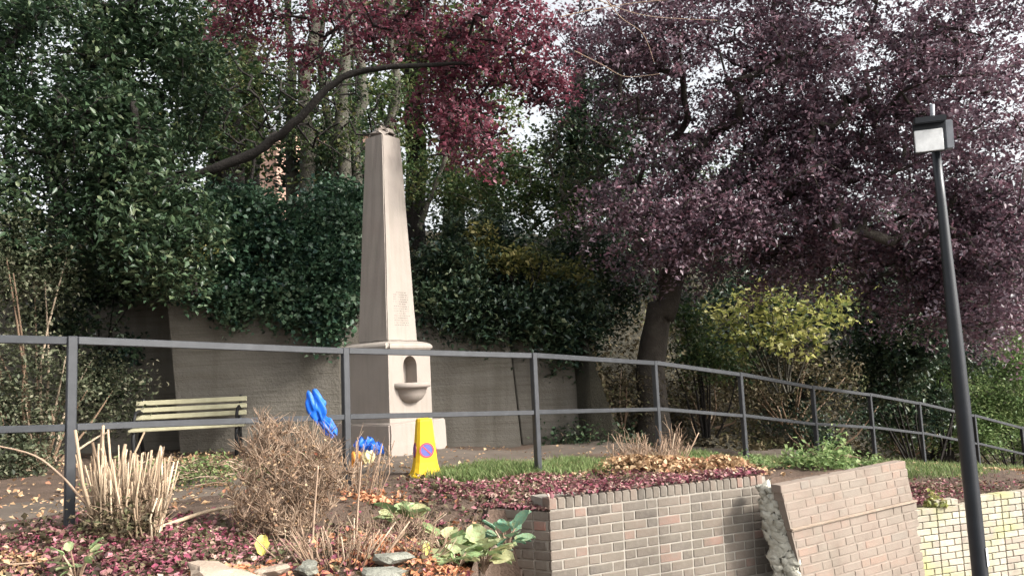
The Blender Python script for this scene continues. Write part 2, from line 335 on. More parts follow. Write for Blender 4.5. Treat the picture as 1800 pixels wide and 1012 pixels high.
def brick_face(parent, mat, O, U, Vd, Nn, length, courses, start=lambda r: 0, end=None, skip=lambda u, v: False, head=.5, proud=0, jit=.001):
    for r in range(courses):
        u = start(r) - random.uniform(0, .05) if r % 2 else start(r); v = -.0325-.065*r; u = max(u, start(r)); i = r
        L = end(r) if end else length
        while u < L-.03:
            kind = 's' if i % 2 == 0 else 'h'
            wdt = BM_[kind][0]+.009; sx = 1
            if u+wdt > L: sx = (L-u-.008)/BM_[kind][0]; 
            if u+wdt > L and sx < .25: break
            if not skip(u, v): put_brick(parent, mat, O, U, Vd, Nn, u+BM_[kind][0]*sx/2, v, kind, proud, sx, 1, jit)
            u += wdt; i += 1
def slab(name, parent, mat, corners, N_, depth, back=.008):
    """solid core behind the bricks: corners in order, extruded along -N_"""
    bm = bmesh.new(); f = [bm.verts.new(Vector(c)-N_*back) for c in corners]; b = [bm.verts.new(Vector(c)-N_*depth) for c in corners]
    bm.faces.new(f); bm.faces.new(b[::-1]); n = len(corners)
    for i in range(n): bm.faces.new((f[i], b[i], b[(i+1) % n], f[(i+1) % n]))
    bmesh.ops.recalc_face_normals(bm, faces=bm.faces[:]); return bm_obj(name, bm, mat, parent)
Z3 = Vector((0, 0, 1))
A = Vector((.185, 5.27, .885)); B = Vector((1.92, 6.13, .855)); U = (B-A); LN = U.length; U.normalize()
Nn = Vector((U.y, -U.x, 0)).normalized(); Vd = Nn.cross(U)*1; Vd = Vd if Vd.z > 0 else -Vd
A1, U1, N1, LN1 = A.copy(), U.copy(), Nn.copy(), LN
bw = empty('brick_wall', (1.0, 5.7, -.6), 'weathered brown brick bed wall with a dark shaded corner return', 'wall')
# capping course of bricks on edge, then the courses
u = 0
while u < LN-.05:
    put_brick(bw, 'brick', A, U, Vd, Nn, u+.0285, -.0375, 'e', .002); u += .0655
O2 = A-Vd*.082
brick_face(bw, 'brick', O2, U, Vd, Nn, LN, 10, end=lambda r: LN+.01*r)
slab('mortar_core', bw, M['mortar'], [A+Vd*-.012+U*.01, A+U*(LN-.01)-Vd*.012, A+U*(LN+.12)-Vd*1.6, A-Vd*1.6+U*.01], Nn, .28, .0045)
A2 = A-Z3*.085; U2 = Vector((-.86, .5, 0)).normalized(); N2 = Vector((-.5, -.86, 0)).normalized()
brick_face(bw, 'brick', A2+U2*.72, -U2, Z3, N2, .715, 11)
slab('mortar_core', bw, M['mortar'], [A2-Z3*.008+U2*.012, A2+U2*.72-Z3*.008, A2+U2*.72-Z3*1.6, A2-Z3*1.6+U2*.012], N2, .2)
# leaning block
TL = at(1372, 852, 5.72); TR = at(1594, 808, 6.35); U = (TR-TL); LB = U.length; U.normalize()
Nb = Vector((U.y, -U.x, 0)).normalized(); Vb = Nb.cross(U); Vb = Vb if Vb.z > 0 else -Vb
lb = empty('leaning_brick_pier', TL+U*.5-Z3*1.3, 'leaning pinkish brick wall block smeared with cement, pale ledge across it', 'wall')
stf = lambda r: .0+.017*(r)
for r in range(4):
    pass
brick_face(lb, 'smearbrick', TL, U, Vb, Nb, LB, 5, start=stf, end=lambda r: LB+.0*r, proud=.0, jit=.0006)
Lg = TL-Vb*.33
bm = bev_box((LB+.0, .1, .016), .006, 2, .002)
led = bm_obj('ledge', bm, M['peach'], lb); led.matrix_basis = Matrix.Translation(Lg+U*(LB/2+.05)-Nb*.03) @ Matrix((U, -Nb, Vb)).transposed().to_4x4()
brick_face(lb, 'smearbrick', Lg-Vb*.012, U, Vb, Nb, LB, 11, start=lambda r: .075+.015*r, end=lambda r: LB+.06, proud=.001, jit=.0006)
slab('mortar_core', lb, M['smearbrick'], [TL-Vb*.003, TL+U*(LB-.03)-Vb*.003, TL+U*(LB+.02)-Vb*.32, TL+U*(LB+.05)-Vb*1.9, TL+U*.33-Vb*1.9], Nb, .07, .003)
# rough cement in the gap between the two walls
def lump(name, c, size, mat, parent=None, sub=3, amp=.25, freq=3., R=None):
    bm = bmesh.new(); bmesh.ops.create_icosphere(bm, subdivisions=sub, radius=1)
    ph = [random.uniform(0, 6) for _ in range(6)]
    for v in bm.verts:
        q = v.co.copy(); n = sum(math.sin(freq*(1+.6*k)*(q[k % 3]+.4*q[(k+1) % 3])+ph[k])/(1+.5*k) for k in range(6))/3
        q *= 1+amp*n; q = Vector((q.x*size[0], q.y*size[1], q.z*size[2]))
        if R is not None: q = R @ q
        v.co = q+Vector(c)
    return bm_obj(name, bm, M[mat] if isinstance(mat, str) else mat, parent, False)
def cement_strip():
    na, nb = 16, 70; c00, c10, c01, c11 = at(1340, 850, 5.95), at(1366, 858, 5.86), at(1368, 1060, 5.92), at(1418, 1060, 5.84); V = []; k = rng.uniform(0, 6, 8)
    for j in range(nb+1):
        for i in range(na+1):
            f, g = i/na, j/nb; p = (c00*(1-f)+c10*f)*(1-g)+(c01*(1-f)+c11*f)*g
            n_ = .5*math.sin(9*f+13*g+k[0])+.4*math.sin(17*f-31*g+k[1])+.35*math.sin(41*g+k[2])*math.sin(8*f+k[3])+.3*math.sin(71*g+13*f+k[4])+rng.normal(0, .22)
            hole = -.09 if (math.sin(57*g+k[5])*math.sin(11*f+5*g+k[6]) > .72) else 0
            V.append((p.x+rng.normal(0, .003), p.y-.012*n_-.02*math.sin(math.pi*f)-hole*.5, p.z+rng.normal(0, .003)))
    q = np.arange((na+1)*(nb+1)).reshape(nb+1, na+1); F = np.stack([q[:-1, :-1], q[:-1, 1:], q[1:, 1:], q[1:, :-1]], -1).reshape(-1, 4)
    o = link('cement_filled_crack', mesh_np('cement_filled_crack', V, F), M['cement']); m_ = o.modifiers.new('thick', 'SOLIDIFY'); m_.thickness = .06; m_.offset = -1
    tag(o, 'lumpy pale cement filling the crack between two brick walls', 'cement')
cement_strip()
# pale mossy wall
P0 = at(1606, 884, 7.85); P1 = at(1830, 862, 8.45); P1.z = P0.z-.02; U = (P1-P0); LP = U.length; U.normalize()
Np = Vector((U.y, -U.x, 0)).normalized(); Vp = Np.cross(U); Vp = Vp if Vp.z > 0 else -Vp
pw = empty('pale_brick_wall', P0+U*.8-Z3*1.2, 'low pale brick wall with yellow moss behind the lamp post', 'wall')
brick_face(pw, 'palebrick', P0, U, Vp, Np, LP+.25, 14, skip=lambda u, v: v > -.09 and (u < .25 or (.5 < u < .8)))
slab('mortar_core', pw, M['darkmortar'], [P0-Vp*.09, P0+U*(LP+.25)-Vp*.09, P0+U*(LP+.25)-Vp*2, P0-Vp*2], Np, .25, .014)
# ------------------------------------------------------------------ fence
fe = empty('railing_fence', (1.51, 8.4, .7), 'dark grey metal two rail fence curving downhill along the path', 'fence')
PT = [Vector((p[0], p[1], t)) for p, t in zip(FP, FT)]
def bar(a, b, wd, ht, name, parent, mat):
    d = (b-a); L = d.length; d.normalize(); r = Vector((-d.y, d.x, 0)).normalized(); u = d.cross(r); u = u if u.z > 0 else -u
    o = bm_obj(name, bev_box((L, wd, ht), .004, 1), mat, parent); o.matrix_basis = Matrix.Translation((a+b)/2) @ Matrix((d, r, u)).transposed().to_4x4(); return o
for i in range(len(PT)):
    p = PT[i]; d = (PT[min(i+1, len(PT)-1)]-PT[max(i-1, 0)]); d.z = 0; d.normalize(); r = Vector((-d.y, d.x, 0))
    wdt = .052
    o = bm_obj('post', bev_box((wdt, wdt, 1.45), .005, 1), M['iron'], fe)
    o.matrix_basis = Matrix.Translation(p+Vector((0, 0, .025-.725))) @ Matrix((d, r, Z3)).transposed().to_4x4()
    if i+1 < len(PT):
        q = PT[i+1]; e = (q-p); e.z = 0; e.normalize(); e *= .026; fr = Vector((e.y, -e.x, 0))*0
        bar(p+e, q-e, .04, .046, 'top_rail', fe, M['iron']); dz = Vector((0, 0, -.495)); bar(p+e+dz, q-e+dz, .036, .04, 'middle_rail', fe, M['iron'])
# ------------------------------------------------------------------ obelisk fountain
OC = Vector((-1.475, 8.98, .86)); phi = math.radians(-36)   # front face normal direction
OR = Matrix.Rotation(phi, 4, 'Z')
ob = empty('obelisk_drinking_fountain', OC, 'pale pink stone obelisk drinking fountain with niche, basin and carved lettering', 'monument', rz=phi)
def loc(name, bm, mat, parent=ob, smooth=False):
    me = bpy.data.meshes.new(name); bm.to_mesh(me); bm.free(); o = bpy.data.objects.new(name, me); C.objects.link(o); o.parent = parent; me.materials.append(mat)
    if smooth: me.polygons.foreach_set('use_smooth', np.ones(len(me.polygons), bool))
    return o
def frustum(s0, s1, z0, z1, b=.01, cuts=0, jit=0):
    bm = bmesh.new(); v = [bm.verts.new((x*s/2, y*s/2, z)) for s, z in ((s0, z0), (s1, z1)) for x, y in ((-1, -1), (1, -1), (1, 1), (-1, 1))]
    bm.faces.new(v[3::-1]); bm.faces.new(v[4:])
    for i in range(4): bm.faces.new((v[i], v[(i+1) % 4], v[4+(i+1) % 4], v[4+i]))
    if cuts: bmesh.ops.subdivide_edges(bm, edges=bm.edges[:], cuts=cuts, use_grid_fill=True)
    if b: bmesh.ops.bevel(bm, geom=[e for e in bm.edges if len(e.link_faces) == 2 and e.calc_face_angle(0) > .5], offset=b, segments=2, affect='EDGES')
    for q in bm.verts: q.co += Vector((random.gauss(0, jit), random.gauss(0, jit), random.gauss(0, jit)))
    return bm
PS = .69
loc('plinth', frustum(.93, .91, -.12, .37, .015, 3, .002), M['stone'])
# pedestal with an arched niche cut in the front (+X) face
bm = frustum(PS, PS-.01, .37, 1.17, .012); ped = loc('pedestal', bm, M['stone'])
bm = bmesh.new(); prof = [(-.115, .74), (.115, .74), (.115, .99)]+[(.115*math.cos(a), .99+.115*math.sin(a)) for a in np.linspace(.15, math.pi-.15, 12)]+[(-.115, .99)]
f = [bm.verts.new((PS/2+.1, y, z)) for y, z in prof]; b_ = [bm.verts.new((PS/2-.17, y*.9, z)) for y, z in prof]
bm.faces.new(f); bm.faces.new(b_[::-1])
for i in range(len(prof)): bm.faces.new((f[i], b_[i], b_[(i+1) % len(prof)], f[(i+1) % len(prof)]))
bmesh.ops.recalc_face_normals(bm, faces=bm.faces[:])
cut = loc('cutter', bm, M['stone'])
mod = ped.modifiers.new('b', 'BOOLEAN'); mod.object = cut; mod.operation = 'DIFFERENCE'; mod.solver = 'EXACT'
dg = bpy.context.evaluated_depsgraph_get(); nm = bpy.data.meshes.new_from_object(ped.evaluated_get(dg)); ped.modifiers.clear(); ped.data = nm; ped.data.name = 'pedestal'
if not nm.materials: nm.materials.append(M['stone'])
bpy.data.objects.remove(cut)
# cap slab with weathered slope
bm = bmesh.new(); prof = [(.362, 1.172), (.378, 1.19), (.378, 1.222), (.36, 1.243), (.3, 1.262), (.255, 1.275)]
rings = []
for s, z in prof: rings.append([bm.verts.new((sx*s, sy*s, z)) for sx, sy in ((-1, -1), (1, -1), (1, 1), (-1, 1))])
for a_, b_ in zip(rings, rings[1:]):
    for i in range(4): bm.faces.new((a_[i], a_[(i+1) % 4], b_[(i+1) % 4], b_[i]))
bm.faces.new(rings[-1]); bm.faces.new(rings[0][::-1])
bmesh.ops.bevel(bm, geom=[e for e in bm.edges if abs(e.verts[0].co.z-e.verts[1].co.z) > .005], offset=.03, segments=3, affect='EDGES')
loc('cap_stone', bm, M['stone'])
sh = loc('shaft', frustum(.485, .3, 1.274, 3.72, .012, 4, .0025), M['stone'])
# worn point of the shaft
bm = frustum(.3, .14, 3.722, 3.85, .045, 3, .014); loc('worn_tip', bm, M['stone'], sh)
# basin: half bowl under a thick rim
def lathe_half(prof, n=20, a0=-math.pi/2, a1=math.pi/2):
    bm = bmesh.new(); R_ = []
    for r, z in prof: R_.append([bm.verts.new((PS/2-.03+r*math.cos(a)*.92, r*math.sin(a), z)) for a in np.linspace(a0, a1, n)])
    for p, q in zip(R_, R_[1:]):
        for i in range(n-1):
            vs = [p[i], p[i+1], q[i+1], q[i]]; vs2 = []
            for v in vs:
                if v not in vs2: vs2.append(v)
            try: bm.faces.new(vs2)
            except ValueError: pass
    bmesh.ops.remove_doubles(bm, verts=bm.verts[:], dist=.0005); bmesh.ops.recalc_face_normals(bm, faces=bm.faces[:]); return bm
bas = loc('basin', lathe_half([(r_, z_+.075) for r_, z_ in [(.02, .50), (.09, .505), (.15, .535), (.195, .59), (.215, .665), (.255, .672), (.262, .69), (.26, .72), (.245, .728), (.2, .722), (.13, .68), (.01, .66)]]), M['stone'], ob, True)
# lettering: rows of short carved strokes, too worn to read
mb = MB(); slope = (.485-.3)/2/(3.72-1.274)
for r in range(15):
    z = 1.84-r*.027; half = (.485-(z-1.274)*slope*2)/2; y = -.12+(0 if r not in (0, 5, 9) else .05); end = -y
    while y < end:
        L = random.choice((.012, .012, .02, .03)); hgt = .013 if r < 8 else .01
        mb.box((half+.0006, y+L/2, z), (.0024, L*.7, hgt*.62)); y += L+random.choice((.004, .004, .014))
o = mb.build('inscription', M['engrave']); o.parent = sh; o.matrix_parent_inverse = Matrix.Identity(4)
# ------------------------------------------------------------------ lamp post
LPp = Vector((2.745, 4.8, -.75)); lp = empty('lamp_post', LPp, 'black tapered lamp post with a square floodlight head at the right', 'lamp post')
def lathe(name, prof, mat, parent, c, n=20, smooth=True):
    bm = bmesh.new(); R_ = [[bm.verts.new((c[0]+r*math.cos(a), c[1]+r*math.sin(a), c[2]+z)) for a in np.arange(n)*2*math.pi/n] for r, z in prof]
    for p, q in zip(R_, R_[1:]):
        for i in range(n): bm.faces.new((p[i], p[(i+1) % n], q[(i+1) % n], q[i]))
    bm.faces.new(R_[0][::-1]); bm.faces.new(R_[-1]); return bm_obj(name, bm, mat, parent, smooth)
lathe('column', [(.07, 0), (.05, .05), (.048, 1.1), (.045, 1.12), (.044, 2.2), (.041, 2.6), (.032, 3.1), (.028, 3.45), (.025, 3.80)], M['lampblack'], lp, LPp)
0 and lathe('collar', [(.034, 0), (.036, .01), (.036, .05), (.032, .06)], M['lampblack'], lp, LPp+Vector((0, 0, 3.42)), 16)
hc = at(1634, 239, 4.72); fn = Vector((-.3, -.94, -.1)).normalized(); hr = Vector((-fn.y, fn.x, 0)).normalized()*-1; hr = Vector((.95, -.3, 0)).normalized(); hu = fn.cross(hr).normalized(); hu = hu if hu.z > 0 else -hu
HB = Matrix((hr, -fn, hu)).transposed()
def hb(name, off, size, mat, parent, bev=.005):
    o = bm_obj(name, bev_box(size, bev, 2), mat, parent); o.matrix_basis = Matrix.Translation(hc+HB @ Vector(off)) @ HB.to_4x4(); return o
head = hb('lamp_head', (0, .02, 0), (.175, .05, .2), M['lampblack'], lp)
hb('diffuser', (-.008, -.012, -.03), (.16, .02, .135), M['diffuser'], head, .003)
hb('visor', (0, -.03, .095), (.18, .06, .04), M['lampblack'], head)
hb('driver_box', (.115, .05, -.0), (.045, .08, .18), M['grey'], head)
for k in range(6): hb('cooling_fin', (.098+.007*k, .11, -.0), (.004, .03, .17), M['grey'], head, .001)
mb = MB(); mb.tube([hc+HB @ Vector((.03, .05, -.02)), LPp+Vector((0, 0, 3.82))+Vector((.0, 0, -.06)), LPp+Vector((0, 0, 3.5))], .016, 8); mb.build('bracket', M['lampblack'], lp)
mb = MB(); mb.tube([hc+HB @ Vector((.03, .03, .1)), hc+HB @ Vector((.035, .03, .2))], .014, 8); mb.build('light_sensor', M['grey'], lp)
stc = at(1731, 980, 4.8-.05)
bm = bev_box((.03, .004, .105), .001); o = bm_obj('sticker', bm, M['white'], lp); o.matrix_basis = Matrix.Translation(Vector((LPp.x+.034, LPp.y-.034, stc.z))) @ Matrix.Rotation(math.radians(45), 4, 'Z')
# ------------------------------------------------------------------ bench
b0 = at(240, 706, 10.0); ba = math.radians(14)
be = empty('park_bench', (-4.28, 9.95, .84), 'weathered pale slatted park bench with black iron ends by the wall', 'bench')
bx = Vector((math.cos(ba), math.sin(ba), 0)); bf = Vector((math.sin(ba), -math.cos(ba), 0)); bo = Vector((-4.92, 10.0, .84))
BR = Matrix((bx, -bf, Z3)).transposed()
def bpart(name, c, size, tilt=0, mat='slat', b=.006):
    o = bm_obj(name, bev_box(size, b, 1, .001), M[mat], be); p = bo+bx*c[0]+bf*c[1]+Z3*c[2]
    o.matrix_basis = Matrix.Translation(p) @ (BR @ Matrix.Rotation(tilt, 3, 'X')).to_4x4(); return o
BLn = 1.36
for k, (dz, df) in enumerate(((.69, -.02), (.60, .01), (.51, .04))): bpart('back_slat', (BLn/2, df, dz), (BLn, .028, .062), math.radians(-14))
for k in range(4): bpart('seat_slat', (BLn/2+.02, .15+.105*k, .385-.006*k), (BLn, .085, .03))
for e in (.08, BLn-.08):
    mb = MB(); P = lambda f, z: bo+bx*e+bf*f+Z3*z
    mb.tube([P(-.06, .74), P(-.02, .62), P(.03, .5), P(.07, .42), P(.12, .36)], .02, 6)          # back upright
    mb.tube([P(.12, .36), P(.05, .22), P(-.03, .1), P(-.08, .0)], .024, 6)                       # rear leg
    mb.tube([P(.08, .355), P(.3, .36), P(.5, .35)], .022, 6)                                      # seat bearer
    mb.tube([P(.46, .35), P(.5, .25), P(.46, .14), P(.5, .0)], .024, 6)                           # front leg
    mb.tube([P(.02, .56), P(.2, .6), P(.38, .58), P(.46, .5), P(.4, .44), P(.34, .48)], .02, 6)   # arm scroll
    mb.tube([P(.12, .33), P(.2, .2), P(.33, .17), P(.46, .26)], .016, 6)
    mb.build('end_frame', M['castiron'], be, True)
# ------------------------------------------------------------------ cone
cp = Vector((-.845, 7.0, gz(-.845, 7.0)+.0)); ca = math.radians(18)
co = empty('no_waiting_cone', cp, 'yellow plastic no waiting cone standing before the obelisk', 'traffic cone', rz=ca)
def oct_ring(s, ch, z): h = s/2; c = h-ch; return [(c, -h, z), (h, -c, z), (h, c, z), (c, h, z), (-c, h, z), (-h, c, z), (-h, -c, z), (-c, -h, z)]
bm = bmesh.new(); R_ = [[bm.verts.new(v) for v in oct_ring(s, s*.16, z)] for s, z in ((.275, 0), (.272, .018), (.245, .03), (.215, .08), (.195, .13), (.135, .485), (.125, .505), (.09, .512))]
for p, q in zip(R_, R_[1:]):
    for i in range(8): bm.faces.new((p[i], p[(i+1) % 8], q[(i+1) % 8], q[i]))
bm.faces.new(R_[-1]); bm.faces.new(R_[0][::-1]); loc('body', bm, M['coneyellow'], co)
for k in range(4):
    tl = math.atan((.195-.135)/2/(.485-.13)); zc = .235; half = (.195-(zc-.13)*(.06/.355))/2+.0015
    Mx = Matrix.Rotation(k*math.pi/2-math.pi/2, 4, 'Z') @ Matrix.Translation((half, 0, zc)) @ Matrix.Rotation(-tl, 4, 'Y') @ Matrix.Rotation(math.pi/2, 4, 'Y')
    def disc(r0, r1, h, mat, name, par):
        bm = bmesh.new(); n = 28; an = np.arange(n)*2*math.pi/n
        o_ = [bm.verts.new((r1*math.cos(a), r1*math.sin(a), h)) for a in an]; ob_ = [bm.verts.new((r1*math.cos(a), r1*math.sin(a), -.002)) for a in an]
        for i in range(n): bm.faces.new((ob_[i], ob_[(i+1) % n], o_[(i+1) % n], o_[i]))
        if r0:
            i_ = [bm.verts.new((r0*math.cos(a), r0*math.sin(a), h)) for a in an]
            for i in range(n): bm.faces.new((o_[i], o_[(i+1) % n], i_[(i+1) % n], i_[i]))
        else: bm.faces.new(o_)
        q = loc(name, bm, mat, par); return q
    dsk = disc(0, .066, .0015, M['signblue'], 'no_waiting_disc', co); dsk.matrix_basis = Mx
    rg = disc(.053, .067, .003, M['signred'], 'red_ring', dsk)
    slb = loc('red_slash', bev_box((.1, .012, .002), .0005), M['signred'], dsk); slb.matrix_basis = Matrix.Translation((0, 0, .0022)) @ Matrix.Rotation(math.radians(45), 4, 'Z')
# ------------------------------------------------------------------ foliage builders
def leaves(P, size, up=.5, tint=None, aspect=.6, seed=None, flat=None):
    """leaf meshes: four-vertex folded blades, one per point"""
    r = rng; n = len(P); P = np.asarray(P)
    d = r.normal(size=(n, 3)); d[:, 2] = d[:, 2]*.6-.15; d /= np.linalg.norm(d, axis=1)[:, None]
    nn = r.normal(size=(n, 3)); nn[:, 2] = np.abs(nn[:, 2])+up*2; nn -= (nn*d).sum(1)[:, None]*d; nn /= np.linalg.norm(nn, axis=1)[:, None]+1e-6
    sd = np.cross(d, nn); L = size*r.uniform(.5, 1.45, n)[:, None]; W = L*aspect*r.uniform(.8, 1.15, n)[:, None]
    base = P-d*L*.5; tip = P+d*L*.5-nn*L*.12; l = P-d*L*.06+sd*W*.5+nn*L*.1; rr = P-d*L*.06-sd*W*.5+nn*L*.1
    V = np.stack([base, rr, tip, l], 1).reshape(-1, 3); i = np.arange(n)*4
    F = np.concatenate([np.stack([i, i+1, i+2], 1), np.stack([i, i+2, i+3], 1)])
    t = r.uniform(0, 1, n) if tint is None else tint
    return V, F, np.repeat(np.clip(t, 0, 1), 4)
def leaf_obj(name, P, size, mat, parent, up=.5, tint=None, aspect=.6):
    V, F, t = leaves(P, size, up, tint, aspect); return link(name, mesh_np(name, V, F, t), M[mat], parent)
def blob_pts(spec):
    """clump centres filling ellipsoids given as (px, py, depth, rx px, ry px, half depth m, count)"""
    out = []
    for px, py, d, rx, ry, rd, n in spec:
        q = rng.normal(size=(n, 3)); q /= np.linalg.norm(q, axis=1)[:, None]; q *= rng.uniform(.15, 1, n)[:, None]**.45
        for a in q:
            dd = d+a[1]*rd; p = at(px, py, d)
            out.append((p.x+a[0]*rx*d/FPX, dd+ (p.y-d), p.z+a[2]*ry*d/FPX))
    return np.array(out)
def clump_leaves(Cn, per, rad, flat=.6, spray=0):
    n = len(Cn); k = rng.integers(int(per*.6), int(per*1.4)+1, n); idx = np.repeat(np.arange(n), k)
    q = rng.normal(size=(len(idx), 3))*rad*.55; q[:, 2] *= flat
    if spray:
        d = Cn-Cn.mean(0); d[:, 2] *= .3; d /= np.linalg.norm(d, axis=1)[:, None]+1e-6; d += rng.normal(0, .5, d.shape); d[:, 2] -= .25; d /= np.linalg.norm(d, axis=1)[:, None]
        u_ = rng.uniform(-.6, .6, len(idx)); q = q*.42+d[idx]*(u_*spray)[:, None]; q[:, 2] -= .35*spray*u_**2
    ct = np.clip(rng.normal(.45, .2, n), 0, 1)
    return Cn[idx]+q, np.clip(ct[idx]+rng.normal(0, .2, len(idx)), 0, 1)
def skeleton(path, r0, targets, twig=.006, sides=5, sag=.08):
    """a woody frame: the trunk path, then one branch to each target from the nearest existing point"""
    Pn = [np.array(p, float) for p in path]; par = [-1]+list(range(len(path)-1)); start = max(1, len(path)//3)
    root = Pn[-1]; order = np.argsort(np.linalg.norm(targets-root, axis=1)); leafn = []
    for i in order:
        t = targets[i]; arr = np.array(Pn[start:]); dist = np.linalg.norm(arr-t, axis=1)
        j = start+int(np.argmin(dist)); a = Pn[j]; D = np.linalg.norm(t-a); n = max(1, int(D/.35)); prev = j
        for k in range(1, n+1):
            f = k/n; p = a+(t-a)*f+rng.normal(0, .03*D, 3)*(f < 1); p[2] += sag*D*math.sin(math.pi*f)
            Pn.append(p); par.append(prev); prev = len(Pn)-1
        leafn.append(prev)
    n = len(Pn); wgt = np.zeros(n); ch = [[] for _ in range(n)]
    for i, p in enumerate(par):
        if p >= 0: ch[p].append(i)
    for i in leafn: wgt[i] += 1
    for i in range(n-1, -1, -1):
        if par[i] >= 0: wgt[par[i]] += wgt[i]
    return Pn, par, ch, wgt
def tree(name, label, path, radii, crown, mats, leaf=.06, per=70, rad=.3, up=.4, group=None, bark='bark', twig=.005, sag=.08, flat=.6, aspect=.6, spray=0):
    path = [np.array(p) for p in path]
    t = empty(name, tuple(path[0]), label, 'tree', group)
    Cn = blob_pts(crown); 
    sp_ = smooth_path(path, 4); rr_ = np.interp(np.linspace(0, 1, (len(path)-1)*4+1), np.linspace(0, 1, len(path)), radii); sp_[1:-1] += rng.normal(0, 1, (len(sp_)-2, 3))*rr_[1:-1, None]*.22; rr_ = rr_*rng.uniform(.85, 1.15, len(rr_)); mb = MB(); mb.tube(sp_, rr_, 10); mb.build('trunk', M[bark], t, True)
    Pn, par, ch, wgt = skeleton(path, radii[0], Cn, twig, 5, sag)
    mb = MB(); wmax = max(wgt.max(), 1); seen = set(range(len(path)))
    R = np.minimum(twig*np.maximum(wgt, 1)**.48, radii[-1]*1.0)
    for i in range(len(Pn)):                     # follow chains
        for c in ch[i]:
            if c < len(path): continue
            if i >= len(path) and ch[i][0] == c: continue
            pts = [Pn[i], Pn[c]]; rs = [R[c], R[c]]; k = c
            while ch[k]: k = ch[k][0]; pts.append(Pn[k]); rs.append(R[k])
            mb.tube(pts, rs, 5 if rs[0] > .015 else 4)
    if mb.n: mb.build('branches', M[bark], t, True)['kind'] = 'stuff'
    P, tt = clump_leaves(Cn, per, rad, flat, spray); leaf_obj('crown', P, leaf, mats, t, up, tt, aspect)
    return t
def smooth_path(P, k):
    P = np.array(P, float); n = len(P); out = []
    for i in range(n-1):
        p0, p1, p2, p3 = P[max(i-1, 0)], P[i], P[i+1], P[min(i+2, n-1)]
        for f in np.arange(k)/k: out.append(.5*((2*p1)+(-p0+p2)*f+(2*p0-5*p1+4*p2-p3)*f*f+(-p0+3*p1-3*p2+p3)*f**3))
    out.append(P[-1]); return np.array(out)
def shrub(name, label, spec, mat, leaf=.07, per=60, rad=.25, up=.5, cat='shrub', group=None, base=None, stems=9, stemmat='darkbark', aspect=.6, flat=.7, zb_=None):
    Cn = blob_pts(spec); c = Cn.mean(0); bz = base if base is not None else Cn[:, 2].min()-.1
    t = empty(name, (c[0], c[1], bz), label, cat, group)
    mb = MB()
    for i in rng.choice(len(Cn), min(stems, len(Cn)), replace=False):
        e = Cn[i]; s0 = np.array([c[0]+(e[0]-c[0])*.25, c[1]+(e[1]-c[1])*.25, bz]); m_ = (s0+e)/2+rng.normal(0, .06, 3)
        mb.tube(smooth_path([s0, m_, e], 3), np.linspace(.022, .006, 7), 5)
    mb.build('stems', M[stemmat], t, True)
    P, tt = clump_leaves(Cn, per, rad, flat); leaf_obj('foliage', P, leaf, mat, t, up, tt, aspect); return t
V_ = lambda x, y, d: tuple(at(x, y, d))
# ------------------------------------------------------------------ plum tree
tb = at(1140, 700, 11.4); tb.z = .4
tree('purple_plum_tree', 'large purple leaved plum tree spreading over the fence at the right',
     [tuple(tb), V_(1150, 600, 11.35), V_(1172, 530, 11.25), V_(1188, 470, 11.1), V_(1215, 410, 10.9), V_(1250, 340, 10.7)], [.25, .19, .175, .165, .15, .11],
     [(1240, 110, 10.4, 270, 150, 1.3, 210), (1500, 130, 10.0, 250, 190, 1.3, 230), (1730, 190, 9.3, 160, 240, 1.2, 170), (1290, 300, 10.4, 200, 110, 1.1, 130), (1540, 370, 10.0, 230, 130, 1.2, 170),
      (1740, 470, 9.6, 120, 150, .9, 150), (1610, 500, 10.2, 120, 70, .7, 60), (1420, 300, 10.6, 300, 200, .8, 130), (1420, 450, 10.6, 120, 60, .6, 40), (1250, 385, 9.6, 110, 60, .5, 50), (1110, 370, 10.1, 90, 60, .6, 34), (1180, 430, 10.4, 90, 50, .6, 26), (1080, 60, 10.2, 130, 90, .9, 50), (1600, -150, 9.5, 420, 150, 1.3, 120), (1290, 440, 11.0, 140, 60, .7, 40)],
     'plum', .06, 96, .3, .45, twig=.0055, spray=.8)
# overhanging redder tree: limb from the left
lim = [V_(200, 520, 10.2), V_(260, 360, 9.9), V_(350, 308, 9.5), V_(420, 280, 9.4), V_(482, 247, 9.3), V_(528, 206, 9.15), V_(588, 146, 9.05), V_(648, 124, 9.0), V_(735, 117, 8.9), V_(840, 110, 8.9)]
lim[0] = (lim[0][0], 11.4, 2.9)
tree('red_plum_tree', 'dark limbed plum tree arching in from the left with crimson leaves above the obelisk', lim, [.12, .085, .068, .062, .057, .052, .045, .038, .03, .018],
     [(900, 70, 8.9, 100, 110, .6, 90), (830, 225, 8.9, 62, 75, .5, 40), (945, 150, 8.9, 55, 50, .4, 26), (440, 20, 9.2, 60, 55, .4, 26), (520, 110, 9.4, 60, 50, .4, 8), (640, -60, 8.8, 330, 60, .9, 60), (720, 60, 9.4, 110, 70, .6, 44), (780, 160, 9.4, 70, 80, .5, 40), (590, 30, 9.6, 90, 50, .5, 18)],
     'red', .062, 50, .24, .4, bark='darkbark', twig=.0045, spray=.5)
